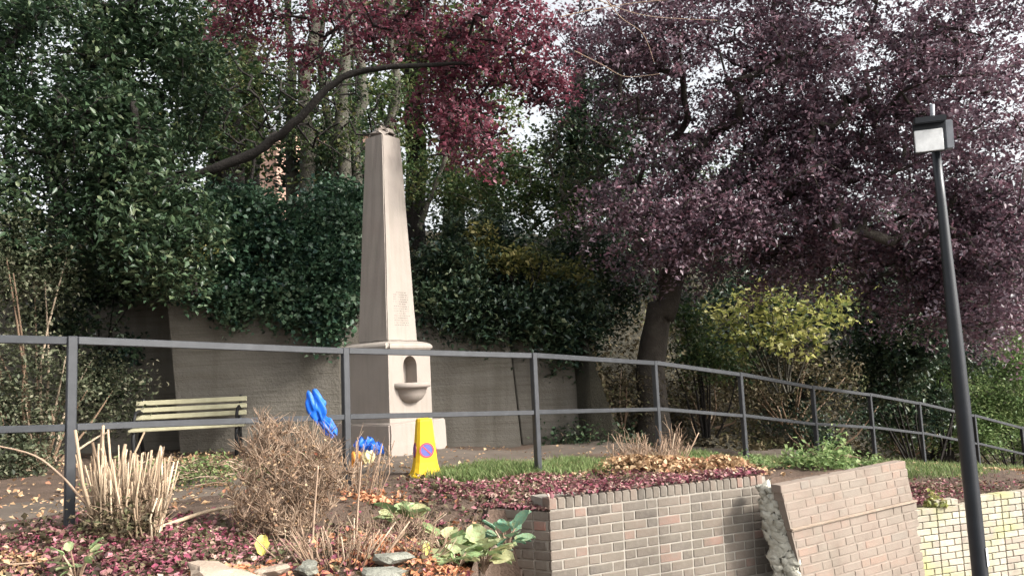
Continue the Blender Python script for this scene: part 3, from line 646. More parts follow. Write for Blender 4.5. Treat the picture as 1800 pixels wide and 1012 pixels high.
# ------------------------------------------------------------------ left evergreen mass
eb = at(150, 560, 11.4)
tree('dark_evergreen_tree', 'tall dark evergreen tree filling the top left', [(eb.x, 11.6, 2.7), V_(170, 400, 11.2), V_(200, 230, 10.9), V_(215, 60, 10.8), V_(225, -120, 10.6)], [.22, .19, .16, .13, .09],
     [(70, 130, 9.6, 150, 190, .9, 150), (260, 170, 10.2, 130, 190, .9, 130), (90, 400, 9.4, 140, 130, .7, 100), (300, 400, 9.0, 80, 120, .4, 70), (210, 260, 9.3, 90, 120, .5, 60), (300, 60, 10.2, 120, 90, .7, 40), (160, -120, 10, 300, 110, 1, 60), (-260, 150, 7.6, 240, 300, 1.2, 100), (-420, 420, 6.2, 240, 260, 1, 70), (230, 420, 10.4, 110, 110, .5, 70)],  # two crown blobs beyond the left frame edge are added to block sky light
     'evergreen', .085, 75, .32, .5, bark='darkbark', aspect=.5)
shrub('climber_bush', 'olive climbing shrub with bare stems at the far left edge', [(30, 500, 8.9, 90, 130, .5, 70), (60, 690, 8.8, 90, 100, .4, 70), (190, 700, 10.2, 70, 90, .3, 50), (10, 800, 8.4, 90, 50, .4, 34)], 'greygreen', .05, 65, .26, base=.9, stems=26, stemmat='twig')
shrub('ivy_mound', 'glossy dark green ivy mound spilling over the concrete wall left of the obelisk', [(480, 430, 10.55, 170, 95, .35, 150), (560, 480, 10.45, 90, 75, .3, 70), (390, 400, 10.7, 110, 80, .35, 80), (600, 380, 10.9, 80, 70, .3, 40), (350, 490, 10.5, 60, 40, .25, 30), (460, 515, 10.35, 150, 22, .15, 40), (600, 530, 10.35, 45, 40, .15, 24), (410, 545, 10.35, 26, 36, .1, 10), (520, 550, 10.35, 40, 34, .1, 14), (570, 580, 10.3, 24, 40, .08, 9)], 'ivy', .062, 115, .24, .3, base=2.7, aspect=.85)
shrub('ivy_highlight_tuft', 'small yellow green tuft coloured as a highlight in the ivy at its left end', [(345, 430, 9.9, 26, 30, .12, 12)], 'olive', .06, 40, .14, .3, base=2.9, stems=4)  # the ivy's highlight, put into a lighter leaf colour
shrub('ivy_trail', 'ivy hanging down the set back wall left of the bench', [(200, 500, 10.7, 70, 40, .25, 34), (110, 560, 10.2, 70, 60, .3, 36), (180, 640, 10.6, 60, 80, .12, 22)], 'laurel', .07, 55, .2, .3, base=1.4, aspect=.8)
shrub('dark_laurel', 'very dark shrub mass directly right of the obelisk shaft', [(830, 470, 11.6, 110, 100, .6, 120), (930, 520, 11.9, 110, 90, .5, 110), (1040, 500, 12.2, 90, 110, .5, 90), (770, 540, 10.9, 60, 60, .3, 60), (880, 560, 10.75, 120, 50, .22, 110), (800, 500, 10.9, 70, 60, .3, 50), (1000, 550, 10.9, 60, 60, .25, 50), (980, 590, 10.8, 60, 60, .2, 40)], 'laurel', .085, 65, .28, base=2.6, aspect=.5)
shrub('golden_spray', 'olive yellow spray of leaves, coloured as if sunlit, above the dark shrub', [(900, 460, 11.0, 60, 22, .25, 22), (990, 490, 11.1, 60, 26, .25, 24), (840, 420, 11.1, 40, 22, .2, 10)], 'olive', .07, 40, .18, base=2.8, stems=8)  # sunlit tone painted by the lighter olive leaves
tree('autumn_sapling', 'yellow green sapling with a slanting pale stem right of the obelisk', [V_(738, 400, 12.6), V_(760, 340, 12.5), V_(785, 270, 12.4), V_(800, 200, 12.3)], [.045, .04, .032, .02],
     [(760, 320, 12.8, 60, 70, .5, 40), (870, 330, 12.8, 110, 70, .6, 70), (960, 360, 12.6, 60, 60, .5, 34)], 'mid', .07, 50, .25, bark='greybark', twig=.004)
tree('ivy_clad_tree', 'dark ivy clad tree behind the left edge of the purple crown', [(at(1010, 400, 13.2).x, 13.2, 3.0), V_(1010, 330, 13.2), V_(1015, 230, 13.2), V_(1020, 120, 13.2)], [.2, .18, .15, .1],
     [(1010, 290, 12.9, 80, 120, .5, 80), (1060, 220, 13, 80, 70, .5, 40), (1090, 150, 13, 90, 90, .5, 34)], 'laurel', .08, 60, .28, bark='darkbark')
shrub('yellow_maple_shrub', 'bright yellow green leafed shrub glowing under the plum crown', [(1290, 560, 12.6, 50, 34, .4, 18), (1345, 530, 12.8, 60, 36, .5, 20), (1430, 560, 12.7, 90, 34, .5, 26), (1390, 605, 12.4, 90, 20, .4, 16), (1470, 510, 13.2, 60, 40, .4, 12), (1270, 610, 12.6, 30, 40, .3, 8)], 'yellow', .1, 17, .32, base=1.2, stems=10, stemmat='greybark', aspect=.75, flat=.45)
shrub('green_sapling_bush', 'mid green bush beside the plum trunk', [(1215, 590, 12.0, 45, 60, .3, 34), (1255, 640, 11.8, 60, 40, .3, 24)], 'mid', .07, 45, .22, base=.6)
shrub('dark_holly_bush', 'large dark green bush behind the fence left of the lamp post', [(1590, 560, 13.6, 100, 90, .6, 130), (1560, 650, 14.0, 70, 60, .4, 60), (1590, 720, 14.8, 100, 50, .3, 60), (1680, 600, 14.6, 60, 60, .4, 60)], 'laurel', .09, 60, .28, base=-.3, aspect=.55)
shrub('sunny_hedge', 'bright green sunlit hedge at the right edge behind the fence', [(1770, 680, 16.6, 90, 70, .6, 150), (1720, 740, 16.6, 60, 50, .4, 90), (1830, 760, 17.2, 60, 60, .5, 60), (1760, 770, 17, 90, 36, .4, 80), (1850, 640, 16.4, 80, 70, .6, 70)], 'bright', .065, 65, .26, base=-1)
shrub('variegated_shrub', 'pale speckled shrub between the dark bush and lamp post', [(1645, 660, 14.9, 40, 45, .3, 26)], 'bright', .07, 40, .2, base=-.2, stems=8)
for k, (x, y, d, rx, ry, n, mt, lb_) in enumerate([(1080, 690, 11.3, 100, 50, 40, 'brownveg', 'low olive brown undergrowth at the foot of the plum trunk'), (1250, 700, 12.2, 90, 50, 44, 'brownveg', 'low brown fern bank behind the third fence bay from the obelisk'),
        (1390, 670, 13.2, 130, 70, 80, 'brownveg', 'green brown scrub below the yellow shrub'), (1040, 770, 10.6, 90, 22, 26, 'evergreen', 'dark green ground cover at the path edge right of the obelisk'), (1450, 740, 13.4, 120, 40, 44, 'laurel', 'dark low scrub behind the far end of the fence'), (1590, 770, 15.2, 90, 30, 34, 'mid', 'low green scrub under the dark bush')]):
    shrub('undergrowth', lb_, [(x, y, d, rx, ry, .5, n)], mt, .06, 48, .24, base=None, stems=10, group='undergrowth along the path', stemmat='twig', cat='undergrowth')
# background trunks and trees on the bank
for k, (x, d, wd, top, lab) in enumerate([(510, 13.5, .13, -60, 'leftmost grey trunk of the ivy clad row behind the ivy mound'), (542, 13.2, .17, -120, 'broad grey trunk behind the bend of the dark limb'), (575, 13.8, .1, -80, 'thin grey trunk between two broad ones behind the ivy mound'), (600, 13.1, .16, -120, 'broad mossy trunk second left of the obelisk tip'), (632, 13.6, .14, -90, 'grey trunk just left of the obelisk tip'), (690, 14.5, .12, -100, 'trunk hidden behind the obelisk tip')]):
    b_ = at(x, 400, d); b_.z = zb(b_.x, d)-.2
    jj = lambda: random.uniform(-9, 9)
    tree('background_tree', lab, [tuple(b_), V_(x+jj(), 260, d), V_(x+jj(), 150, d), V_(x+jj()*2, 40, d), V_(x+jj()*3, top, d)], [wd*.85, wd*.75, wd*.65, wd*.55, wd*.3],
         [(x+random.uniform(-40, 40), 20, d, 55, 70, .5, 10), (x+random.uniform(-10, 10), 220, d-.1, 22, 130, .3, 22), (x+random.uniform(-50, 50), -110, d, 110, 90, .8, 20)], 'mid' if k % 2 else 'evergreen', .07, 34, .24, group='row of trunks behind the ivy', bark='greybark', twig=.006)
for k, (x, y, d, rx, ry, n, mt, lab) in enumerate([(100, 250, 17, 260, 320, 150, 'evergreen', 'dark background tree far left behind the evergreen'), (380, 150, 16, 90, 170, 44, 'mid', 'olive background tree seen above the dark limb'), (790, 130, 16.5, 130, 170, 80, 'mid', 'olive background tree behind the crimson leaves'),
        (1110, 310, 18, 150, 130, 80, 'evergreen', 'dark background tree behind the ivy clad tree'), (1330, 420, 17, 200, 170, 110, 'laurel', 'dark background tree behind the plum trunk'), (1640, 470, 17, 230, 160, 110, 'evergreen', 'dark background tree behind the lamp post'), (1000, 420, 15.5, 200, 120, 70, 'laurel', 'dark background bush behind the centre shrubs'),
        (410, 200, 15, 90, 110, 50, 'mid', 'olive background tree left of the grey trunks'), (620, 230, 15.5, 110, 130, 60, 'mid', 'olive background tree behind the grey trunks'), (575, 310, 14.6, 60, 50, 30, 'laurel', 'dark bush at the foot of the grey trunks'), (1400, 590, 15.5, 220, 110, 110, 'laurel', 'dark bush behind the yellow shrub'), (720, 60, 17, 150, 100, 70, 'brownveg', 'brown olive tree top above the obelisk'), (440, 110, 17, 70, 100, 22, 'brownveg', 'brown olive tree top above the dark limb'), (860, 310, 16, 90, 70, 36, 'mid', 'olive tree behind the slanting sapling')]):
    b_ = at(x, y+ry*.9, d); b_.z = float(zb(b_.x, d))-.3
    tree('background_tree', lab, [tuple(b_), V_(x+5, y+ry*.4, d), V_(x-6, y, d), V_(x+8, y-ry*.4, d)], [.26, .2, .16, .08], [(x, y, d, rx, ry, 1.2, n)], mt, .13, 60, .5, group='background trees', bark='darkbark', twig=.008)
# house glimpsed through the gap
hp = at(470, 290, 24.0); hx, hy = hp.x+.35, 24.0; hz = float(zb(hx, hy))-.3
ho = empty('house', (hx, hy+2, hz), 'peach brick house corner glimpsed through the trees under the dark limb', 'house')
def hbox(name, a, b, mat, par=ho, bev=.02):
    o = bm_obj(name, bev_box(tuple(b[i]-a[i] for i in range(3)), bev), mat, par); o.matrix_basis = Matrix.Translation(tuple((a[i]+b[i])/2 for i in range(3))); return o
ez = at(470, 245, 24).z
hbox('wall', (hx-.75, hy, hz), (hx+3.2, hy+4, ez), M['housewall'])
hbox('side_wing', (hx+.1, hy+.02-.6, hz), (hx+.75, hy+.5, ez-.02), M['housewall'])
bm = bmesh.new(); vs = [bm.verts.new(v) for v in ((hx-.9, hy-.2, ez), (hx+3.4, hy-.2, ez), (hx+3.4, hy+4.2, ez), (hx-.9, hy+4.2, ez), (hx-.9, hy+2, ez+1.1), (hx+3.4, hy+2, ez+1.1))]
for q in ((0, 1, 5, 4), (2, 3, 4, 5), (0, 4, 3), (1, 2, 5), (3, 2, 1, 0)): bm.faces.new([vs[i] for i in q])
bm_obj('roof', bm, M['slate'], ho)
wn = hbox('window', (hx+1.4, hy-.03, ez-1.3), (hx+2, hy+.05, ez-.4), M['white'], ho, .005); hbox('pane', (hx+1.45, hy-.036, ez-1.25), (hx+1.95, hy, ez-.45), M['glass'], wn, .003)
# ------------------------------------------------------------------ ground cover
def scatter(name, label, polys, n, size, mat, cat, z=.012, up=1.6, aspect=.7, pile=.0):
    """leaves strewn over ellipses (x, y, rx, ry, weight) on the soil"""
    wt = np.array([p[4] for p in polys]); k = rng.choice(len(polys), n, p=wt/wt.sum()); P = np.array([p[:4] for p in polys])[k]
    a = rng.uniform(0, 2*math.pi, n); r = np.abs(rng.normal(0, .62, n)); x = P[:, 0]+P[:, 2]*r*np.cos(a); y = P[:, 1]+P[:, 3]*r*np.sin(a)
    ok = (y > yf(x)+.02) & (r < 1.7); x, y, r = x[ok], y[ok], r[ok]
    zz = gz(x, y)+z+rng.uniform(0, .02, len(x))+pile*np.clip(1-r*r, 0, 1)*rng.uniform(.6, 1, len(x))
    patch = .5+.3*np.sin(3.1*x+1.3*y)+.2*np.sin(7*x-5*y)
    o = leaf_obj(name, np.stack([x, y, zz], 1), size, mat, None, up, np.clip(patch*.35+rng.uniform(0, .85, len(x))-.1, 0, 1), aspect); return tag(o, label, cat, kind='stuff')
scatter('fallen_plum_leaves', 'crimson purple fallen leaves carpeting the bed below the fence', [(-1.9, 4.1, .9, .75, 2.6), (-.2, 6.1, .7, .55, 2), (.5, 6.1, .7, .45, 1.6), (1.2, 6.5, .6, .4, 1.), (-2.9, 3.9, .7, .5, 1), (-.75, 4.6, .35, .8, 1), (4.6, 8.9, 1.2, .5, 1.2), (4.3, 8.25, .5, .2, .5)], 21000, .034, 'litter', 'leaves', up=.7)
scatter('rotting_leaves', 'dark brown rotting leaves mixed into the bed', [(-1.9, 4.1, 1, .8, 2), (-.2, 6.1, .8, .6, 1.4), (-.7, 4.6, .5, .9, 1.4), (.8, 6.3, .8, .5, 1), (-2.9, 3.9, .7, .6, 1), (4.6, 8.9, 1.2, .5, 1)], 9000, .04, 'brownveg', 'leaves', up=.5)
scatter('sparse_fallen_leaves', 'scattered dry fallen leaves over the terrace and path', [(-2, 7.5, 4, 3, 1), (2, 8.5, 2.5, 2, .5), (7, 11, 4, 2, .6), (-4, 9.5, 3, 1, .4), (.3, 7.1, 1, .6, .5), (3, 9, 1.5, .8, .4), (-3, 6.2, 1.2, 1, .4)], 6500, .042, 'tanlitter', 'leaves')
scatter('tan_leaf_heap', 'heap of tan dry leaves on the bed above the brick wall', [(1.25, 6.95, .65, .38, 1.5), (1.7, 6.75, .35, .3, .8), (1.05, 7.1, .35, .3, .8)], 5200, .05, 'tanlitter', 'leaves', pile=.12, up=.6)
scatter('orange_fallen_leaves', 'orange brown fallen leaves at the front of the bed', [(-1.3, 3.62, .22, .2, 1), (-.75, 4.2, .35, .5, 2.2), (-.4, 4.4, .3, .7, 1.6), (-1.05, 5.6, .35, .3, .6)], 3200, .04, 'orangelitter', 'leaves')
def grass(name, label, polys, n, h, mat='grass', cat='grass'):
    wt = np.array([p[4] for p in polys]); k = rng.choice(len(polys), n, p=wt/wt.sum()); P = np.array([p[:4] for p in polys])[k]
    a = rng.uniform(0, 2*math.pi, n); r = np.sqrt(rng.uniform(0, 1, n))*rng.normal(1, .1, n); x = P[:, 0]+P[:, 2]*r*np.cos(a); y = P[:, 1]+P[:, 3]*r*np.sin(a); ok = y > yf(x)+.02; x, y = x[ok], y[ok]; n = len(x)
    b = np.stack([x, y, gz(x, y)-.005], 1); hh = h*rng.uniform(.5, 1.4, n)[:, None]; le = rng.normal(0, .45, (n, 3)); le[:, 2] = 1; le /= np.linalg.norm(le, axis=1)[:, None]
    s = rng.normal(size=(n, 3)); s[:, 2] = 0; s /= np.linalg.norm(s, axis=1)[:, None]; s *= .0045
    m_ = b+le*hh*.55; tp = b+le*hh+rng.normal(0, .25, (n, 3))*hh*[1, 1, .3]
    V = np.stack([b-s, b+s, m_+s*.8, tp, m_-s*.8], 1).reshape(-1, 3); i = np.arange(n)*5
    F = np.concatenate([np.stack([i, i+1, i+2], 1), np.stack([i, i+2, i+4], 1), np.stack([i+4, i+2, i+3], 1)])
    o = link(name, mesh_np(name, V, F, np.repeat(np.clip(rng.normal(.5, .25, n), 0, 1), 5)), M[mat]); return tag(o, label, cat, kind='stuff')
grass('grass_verge', 'thin green grass verge under the fence right of the cone', [(0.1, 7.1, .85, .45, 2.2), (.9, 7.7, .6, .4, 1.2), (-.35, 6.95, .5, .35, 1.4), (1.7, 7.7, .5, .35, .8), (2.2, 8.3, .8, .5, 1.4), (3.4, 9.4, .8, .7, 1), (5, 10.4, 1.1, .8, 1), (7.2, 12, 1.6, 1.2, 1.2)], 40000, .08)
def leafbed(name, label, cx_, cy_, rx, ry, n, h, mat, leaf, cat='plant'):
    P = rng.normal(size=(n, 3)); P /= np.linalg.norm(P, axis=1)[:, None]; P *= rng.uniform(.3, 1, n)[:, None]**.5; x = cx_+P[:, 0]*rx; y = cy_+P[:, 1]*ry
    t = empty(name, (cx_, cy_, float(gz(cx_, cy_))), label, cat)
    leaf_obj('foliage', np.stack([x, y, gz(x, y)+np.abs(P[:, 2])*h*rng.uniform(.4, 1.5, n)*(1+.7*np.sin(13*x+2)*np.sin(11*y))], 1), leaf, mat, t, .6, np.clip(rng.normal(.5, .25, n), 0, 1))
    mb = MB()
    for k in range(10):
        i = rng.integers(n); mb.tube([(cx_, cy_, float(gz(cx_, cy_))), ((cx_+x[i])/2, (cy_+y[i])/2, float(gz(cx_, cy_))+h*.5), (x[i], y[i], float(gz(x[i], y[i]))+h*.6)], [.006, .005, .003], 4)
    mb.build('stems', M['twig'], t); return t
leafbed('green_weed_clump', 'blue green weed clump spilling over the leaning brick block', 2.75, 7.0, .42, .3, 1500, .2, 'bright', .045)
leafbed('nettle_patch', 'low green nettle patch left of the leaning brick block', 2.0, 7.4, .45, .4, 1100, .09, 'bright', .04)
leafbed('trailing_weed', 'small weed hanging over the top of the leaning block', 3.0, 6.72, .14, .12, 300, .1, 'bright', .04)
leafbed('yellow_weed', 'small yellow green weed at the foot of the leaning block', 4.2, 8.0, .12, .08, 130, .14, 'yellow', .05)
# ------------------------------------------------------------------ dead and cut shrubs
def stub_plant(name, label, x, y, n, spread, h, hr, mat, r, lean=.3, twigs=0, cat='cut shrub'):
    z = float(gz(x, y)); t = empty(name, (x, y, z), label, cat); mb = MB(); tw = MB()
    for k in range(n):
        a = random.uniform(0, 2*math.pi); q = spread*math.sqrt(random.random()); bx_, by_ = x+q*math.cos(a), y+q*math.sin(a)*.7
        L = h*random.uniform(hr, 1); lx = lean*(q/spread)*math.cos(a)+random.gauss(0, .12); ly = lean*(q/spread)*math.sin(a)+random.gauss(0, .12)
        p0 = np.array([bx_, by_, z-.02]); p2 = p0+np.array([lx*L, ly*L, L]); p1 = (p0+p2)/2+np.random.normal(0, .018, 3)
        rr = r*random.uniform(.6, 1.2); mb.tube([p0, p1, p2], [rr*1.15, rr, rr*.85], 5, min(1, max(0, random.gauss(.5, .25))))
        for j in range(twigs):
            f = random.uniform(.25, 1)*(1 if lean > .15 else .6); s = p0+(p2-p0)*f; d = np.random.normal(0, 1, 3); d[2] = abs(d[2])+.5; d /= np.linalg.norm(d); l = random.uniform(.05, .17)
            tw.tube([s, s+d*l*.5, s+d*l+np.random.normal(0, .012, 3)], [rr*.45, rr*.35, rr*.2], 3, min(1, max(0, random.gauss(.45, .25))), False)
    mb.build('cut_stems', M[mat], t)['kind'] = 'stuff'
    if tw.n: tw.build('twigs', M['twig'], t)['kind'] = 'stuff'
    return t
np.random.seed(3)
stub_plant('cut_back_shrub', 'straw coloured shrub stump cut back to bare canes by the left fence post', -2.15, 4.3, 230, .18, .5, .35, 'cutstem', .005, .14, 3)
bp = at(505, 955, 4.75); bz = float(gz(bp.x, bp.y)); db = empty('dead_bush', (bp.x, bp.y, bz), 'brown dead twiggy bush in front of the bench', 'dead bush')
Tg = blob_pts([(500, 845, 4.75, 95, 95, .3, 300), (560, 830, 4.75, 60, 70, .22, 120), (470, 790, 4.75, 45, 60, .2, 70), (490, 900, 4.65, 90, 45, .25, 110)]); mb = MB()
Pn, par, ch, wgt = skeleton([(bp.x, bp.y, bz-.02), (bp.x, bp.y, bz+.03), (bp.x, bp.y, bz+.06)], .03, Tg, sag=.02)
for i_ in range(len(Pn)):
    for c_ in ch[i_]: rr = .0026*max(wgt[c_], 1)**.3; mb.tube([Pn[i_], Pn[c_]], rr, 4, float(np.clip(rng.normal(.4, .2), 0, 1)), False)
mb.build('branches', M['twig'], db)['kind'] = 'stuff'; mb = MB()
for p_ in Tg:
    for k in range(7):
        d_ = rng.normal(0, 1, 3); d_[2] = abs(d_[2])+.6; d_ /= np.linalg.norm(d_); l_ = rng.uniform(.03, .12); mb.tube([p_, p_+d_*l_*.5+rng.normal(0, .006, 3), p_+d_*l_], [.0022, .0018, .001], 3, float(np.clip(rng.normal(.5, .28), 0, 1)), False)
mb.build('twigs', M['twig'], db)['kind'] = 'stuff'
leaf_obj('withered_leaves', Tg[rng.integers(0, len(Tg), 900)]+rng.normal(0, .035, (900, 3)), .022, 'tanlitter', db, .2)
cb = stub_plant('cut_back_shrub', 'few tall thick cut canes leaning left by the left fence post', -2.27, 4.28, 9, .06, .6, .75, 'cutstem', .008, .12)
q_ = rng.normal(0, 1, (900, 3))*[.1, .08, .06]+[-2.15, 4.22, float(gz(-2.15, 4.25))+.1]; leaf_obj('withered_leaves', q_, .03, 'brownveg', cb, .2)
stub_plant('dead_flower_stubble', 'short brown dead stubble clump under the fence on the tan leaf heap', 1.22, 7.3, 90, .28, .4, .35, 'twig', .0055, .45, 6)
stub_plant('low_twig_tangle', 'low dark twig tangle at the front edge of the bed', -.95, 4.0, 50, .22, .22, .4, 'twig', .004, .9, 4)
stub_plant('withered_plant', 'few dry upright stems beside the blue bag', -1.15, 5.75, 26, .14, .42, .5, 'twig', .004, .3, 3)
for k, (x_, y_, l_) in enumerate([(-.62, 4.25, 'tangle of pale dry stems around the broad leaved plants'), (-.45, 4.75, 'dry stem clump against the shaded brick corner'), (-.8, 4.75, 'dry brown stalks behind the upper broad leaved plant')]): stub_plant('dry_stalks', l_, x_, y_, 40, .2, .14, .3, 'twig', .003, 1.0, 3, 'dry stalks')
def stick(name, label, P, r0, r1, mat='twig', cat='stick'):
    mb = MB(); P = smooth_path(P, 5); mb.tube(P, np.linspace(r0, r1, len(P)), 6, .7); o = mb.build(name, M[mat], None, True); return tag(o, label, cat)
g3 = lambda x, y, dz=0: (x, y, float(gz(x, y))+dz)
stick('fallen_pole', 'fallen pale branch lying on the crimson leaves', [g3(-2.05, 4.45, .02), g3(-1.95, 4.9, .05), g3(-1.85, 5.2, .07)], .014, .01, 'cutstem')
stick('arching_stem', 'long thin bare stem arching in from the left edge', [V_(-10, 782, 4.2), V_(60, 800, 4.2), V_(110, 838, 4.2), V_(145, 878, 4.25), V_(175, 905, 4.3)], .004, .008)
for k in range(2): stick('bare_cane', 'thin bare cane standing in the dead bush' if k else 'thin bare cane at the right of the dead bush', [g3(-1.2+.25*k, 4.5, 0), g3(-1.19+.25*k, 4.52, .2), g3(-1.16+.25*k, 4.5, .45)], .007, .005)
# heap of green prunings before the bench
ph = empty('prunings_heap', g3(-2.9, 7.2), 'heap of pruned green twigs lying in front of the bench', 'prunings'); mb = MB(); PL = []
for k in range(130):
    x, y = random.gauss(-2.85, .45), random.gauss(7.0, .35); a = random.uniform(0, 6.28); l = random.uniform(.1, .35); z = float(gz(x, y))+random.uniform(.01, .14)
    q = np.array([x, y, z]); e = q+np.array([l*math.cos(a), l*math.sin(a), random.uniform(-.02, .1)]); mb.tube([q, (q+e)/2+np.random.normal(0, .02, 3), e], [.006, .005, .003], 4); PL += [q+(e-q)*random.random()+np.random.normal(0, .03, 3) for _ in range(12)]
mb.build('twigs', M['twig'], ph)['kind'] = 'stuff'; leaf_obj('leaves', np.array(PL), .04, 'grass', ph)
# large leaved plants and stones at the front
def big_leaf_mesh(nm):
    bm = bmesh.new(); n = 7; rows = []
    for i in range(n+1):
        f = i/n; wd = .5*math.sin(math.pi*min(1, f*.93+.07))**.7*(1+.12*math.sin(f*17)); zc = -.25*f*f
        rows.append([bm.verts.new((f, s*wd, zc+.12*abs(s)-.03*math.sin(9*f+s*4))) for s in (-1, -.5, 0, .5, 1)])
    for a, b in zip(rows, rows[1:]):
        for k in range(4): bm.faces.new((a[k], a[k+1], b[k+1], b[k]))
    me = bpy.data.meshes.new(nm); bm.to_mesh(me); bm.free(); me.polygons.foreach_set('use_smooth', np.ones(len(me.polygons), bool)); return me
def bigleafm(name, cols):
    m, t, p = nodes(name); oi = N(t, 'ShaderNodeObjectInfo'); c = ramp(t, cols, oi.outputs['Random']); c = mix(t, c, (.3, .24, .1), ramp(t, [(0, 0, 0, .5), (.8, .8, .8, .75)], noise(t, 5, 5)))
    t.links.new(c, p.inputs['Base Color']); p.inputs['Roughness'].default_value = .75; p.inputs['Specular IOR Level'].default_value = .2; bump(t, p, noise(t, 14, 3), .4, .02)
    tr = N(t, 'ShaderNodeBsdfTranslucent'); t.links.new(c, tr.inputs[0]); ms = N(t, 'ShaderNodeMixShader'); ms.inputs[0].default_value = .25
    t.links.new(p.outputs[0], ms.inputs[1]); t.links.new(tr.outputs[0], ms.inputs[2]); t.links.new(ms.outputs[0], t.nodes['Material Output'].inputs[0]); return m
bl = big_leaf_mesh('big_leaf'); bl.materials.append(bigleafm('big_leaf', [(.14, .22, .09), (.24, .34, .16), (.34, .42, .22), (.46, .44, .24)]))
bt = big_leaf_mesh('blue_leaf'); bt.materials.append(bigleafm('blue_green_leaf', [(.08, .19, .13), (.15, .28, .2), (.26, .36, .2)]))
def leafy(name, label, x, y, z, n, L, me, tilt=(.1, .9), spread=.06):
    t = empty(name, (x, y, z), label, 'plant'); mb = MB()
    for k in range(n):
        a = k*2.4+random.uniform(-.3, .3); b = random.uniform(*tilt); l = L*random.uniform(.6, 1.15)
        o = bpy.data.objects.new('leaf', me); C.objects.link(o); o.parent = t
        e = np.array([math.cos(a)*spread, math.sin(a)*spread, .03+.1*b]); mb.tube([(x, y, z-.02), (x+e[0]*.6, y+e[1]*.6, z+e[2]*.7), (x+e[0], y+e[1], z+e[2])], [.006, .005, .004], 4)
        o.matrix_basis = Matrix.Translation(tuple(e)) @ Matrix.Rotation(a, 4, 'Z') @ Matrix.Rotation(-b*.8, 4, 'Y') @ Matrix.Rotation(random.gauss(0, .35), 4, 'X') @ Matrix.Diagonal((l, l*.85, l, 1))
    mb.build('stem', M['twig'], t); return t
def pz(x, y, d): p = at(x, y, d); return p.x, p.y, float(gz(p.x, p.y))
leafy('broad_leaf_plant', 'pale green broad leaved plant at the front, upper of three', *pz(705, 895, 4.9), 13, .15, bl)
leafy('broad_leaf_plant', 'green broad leaved plant left of the shaded brick corner', *pz(775, 935, 4.6), 13, .13, bl)
leafy('broad_leaf_plant', 'lowest green broad leaved plant by the front stones', *pz(800, 990, 4.3), 11, .15, bl)
leafy('cabbage_plant', 'yellow green cabbage like plant at the bottom by the wall', *pz(850, 995, 4.5), 18, .15, bl, (.1, 1.1))
leafy('cabbage_plant', 'blue green cabbage like plant touching the shaded brick corner', *pz(890, 990, 4.7), 18, .12, bt, (.2, 1.2))
leafy('low_weed', 'small yellow green weed in the bottom left corner', *pz(135, 985, 3.6), 14, .06, bl, (.2, 1.1))
lw = leafbed('pale_straw_weed', 'pale straw coloured weeds at the bottom left edge', -2.5, 3.6, .3, .3, 700, .1, 'tanlitter', .03)
def rock(label, px, py, d, size, mat='stoneface', rz=0):
    p = at(px, py, d); o = lump('rock', (0, 0, 0), size, mat, None, 2, .6, 3.4); o.location = p; o.rotation_euler = (random.uniform(-.2, .2), random.uniform(-.2, .2), rz)
    for v in o.data.vertices: v.co.z = max(min(v.co.z, size[2]*.7), -size[2])
    tag(o, label, 'rock', 'edging stones')
rock('angular grey green stone at the bottom below the dead bush', 540, 998, 3.75, (.06, .06, .035))
rock('long grey stone lying at the bottom left of the broad leaved plants', 690, 980, 3.9, (.09, .06, .03), rz=.3)
rock('flat grey stone in the bottom edge under the long stone', 672, 1006, 3.7, (.1, .07, .03))
rock('broad peach coloured stone at the bottom edge', 385, 1006, 3.5, (.15, .1, .04), 'peach')
rock('squared pink stone against the shaded brick corner', 868, 955, 5.1, (.08, .08, .05), 'peach')
rock('flat peach stone right of the broad peach one', 470, 1004, 3.6, (.08, .07, .03), 'peach')
def single_leaf(label, px, py, d, L, rot):
    o = bpy.data.objects.new('fallen_leaf', yl); C.objects.link(o); o.matrix_basis = Matrix.Translation(at(px, py, d)) @ Matrix.Rotation(rot, 4, 'Z') @ Matrix.Rotation(1.1, 4, 'Y') @ Matrix.Diagonal((L, L*.7, L, 1)); tag(o, label, 'leaf')
yl = big_leaf_mesh('yellow_leaf'); yl.materials.append(plain('yellow_fallen_leaf', (.72, .66, .18), .6, .3, .2))
single_leaf('single large yellow leaf under the dead bush', 463, 940, 4.0, .1, -1.5); single_leaf('ochre yellow leaf among the broad leaved plants', 748, 955, 4.3, .07, -1.2)
# ------------------------------------------------------------------ litter
def bag(name, label, spec, mat, cat):
    """thin film gathered at the top and ruffled into folds"""
    t = empty(name, spec[0][0], label, cat)
    for c, sz, R in spec:
        bm = bmesh.new(); n, m_ = 44, 14; rows = []; ph = [random.uniform(0, 6) for _ in range(5)]
        for i in range(m_+1):
            f = i/m_; rad = (.25+.75*math.sin(math.pi*min(1, .12+f*.8)))
            row = []
            for k in range(n):
                a = k*2*math.pi/n; w_ = 1+.18*math.sin(3*a+ph[0]+2*f)+.16*math.sin(7*a+ph[1]-5*f)+.08*math.sin(13*a+ph[2]+9*f)
                q = Vector((sz[0]*rad*w_*math.cos(a), sz[1]*rad*w_*math.sin(a), sz[2]*(1-2*f)+sz[2]*.25*math.sin(4*a+ph[3]+6*f)+random.uniform(-.03, .03)*sz[2]))
                if R is not None: q = R @ q
                row.append(bm.verts.new(q+Vector(c)))
            rows.append(row)
        for a, b in zip(rows, rows[1:]):
            for k in range(n): bm.faces.new((a[k], a[(k+1) % n], b[(k+1) % n], b[k]))
        bm_obj('crumpled_film', bm, M[mat], t, True)
    return t
Ry = lambda a: Matrix.Rotation(a, 3, 'Y')
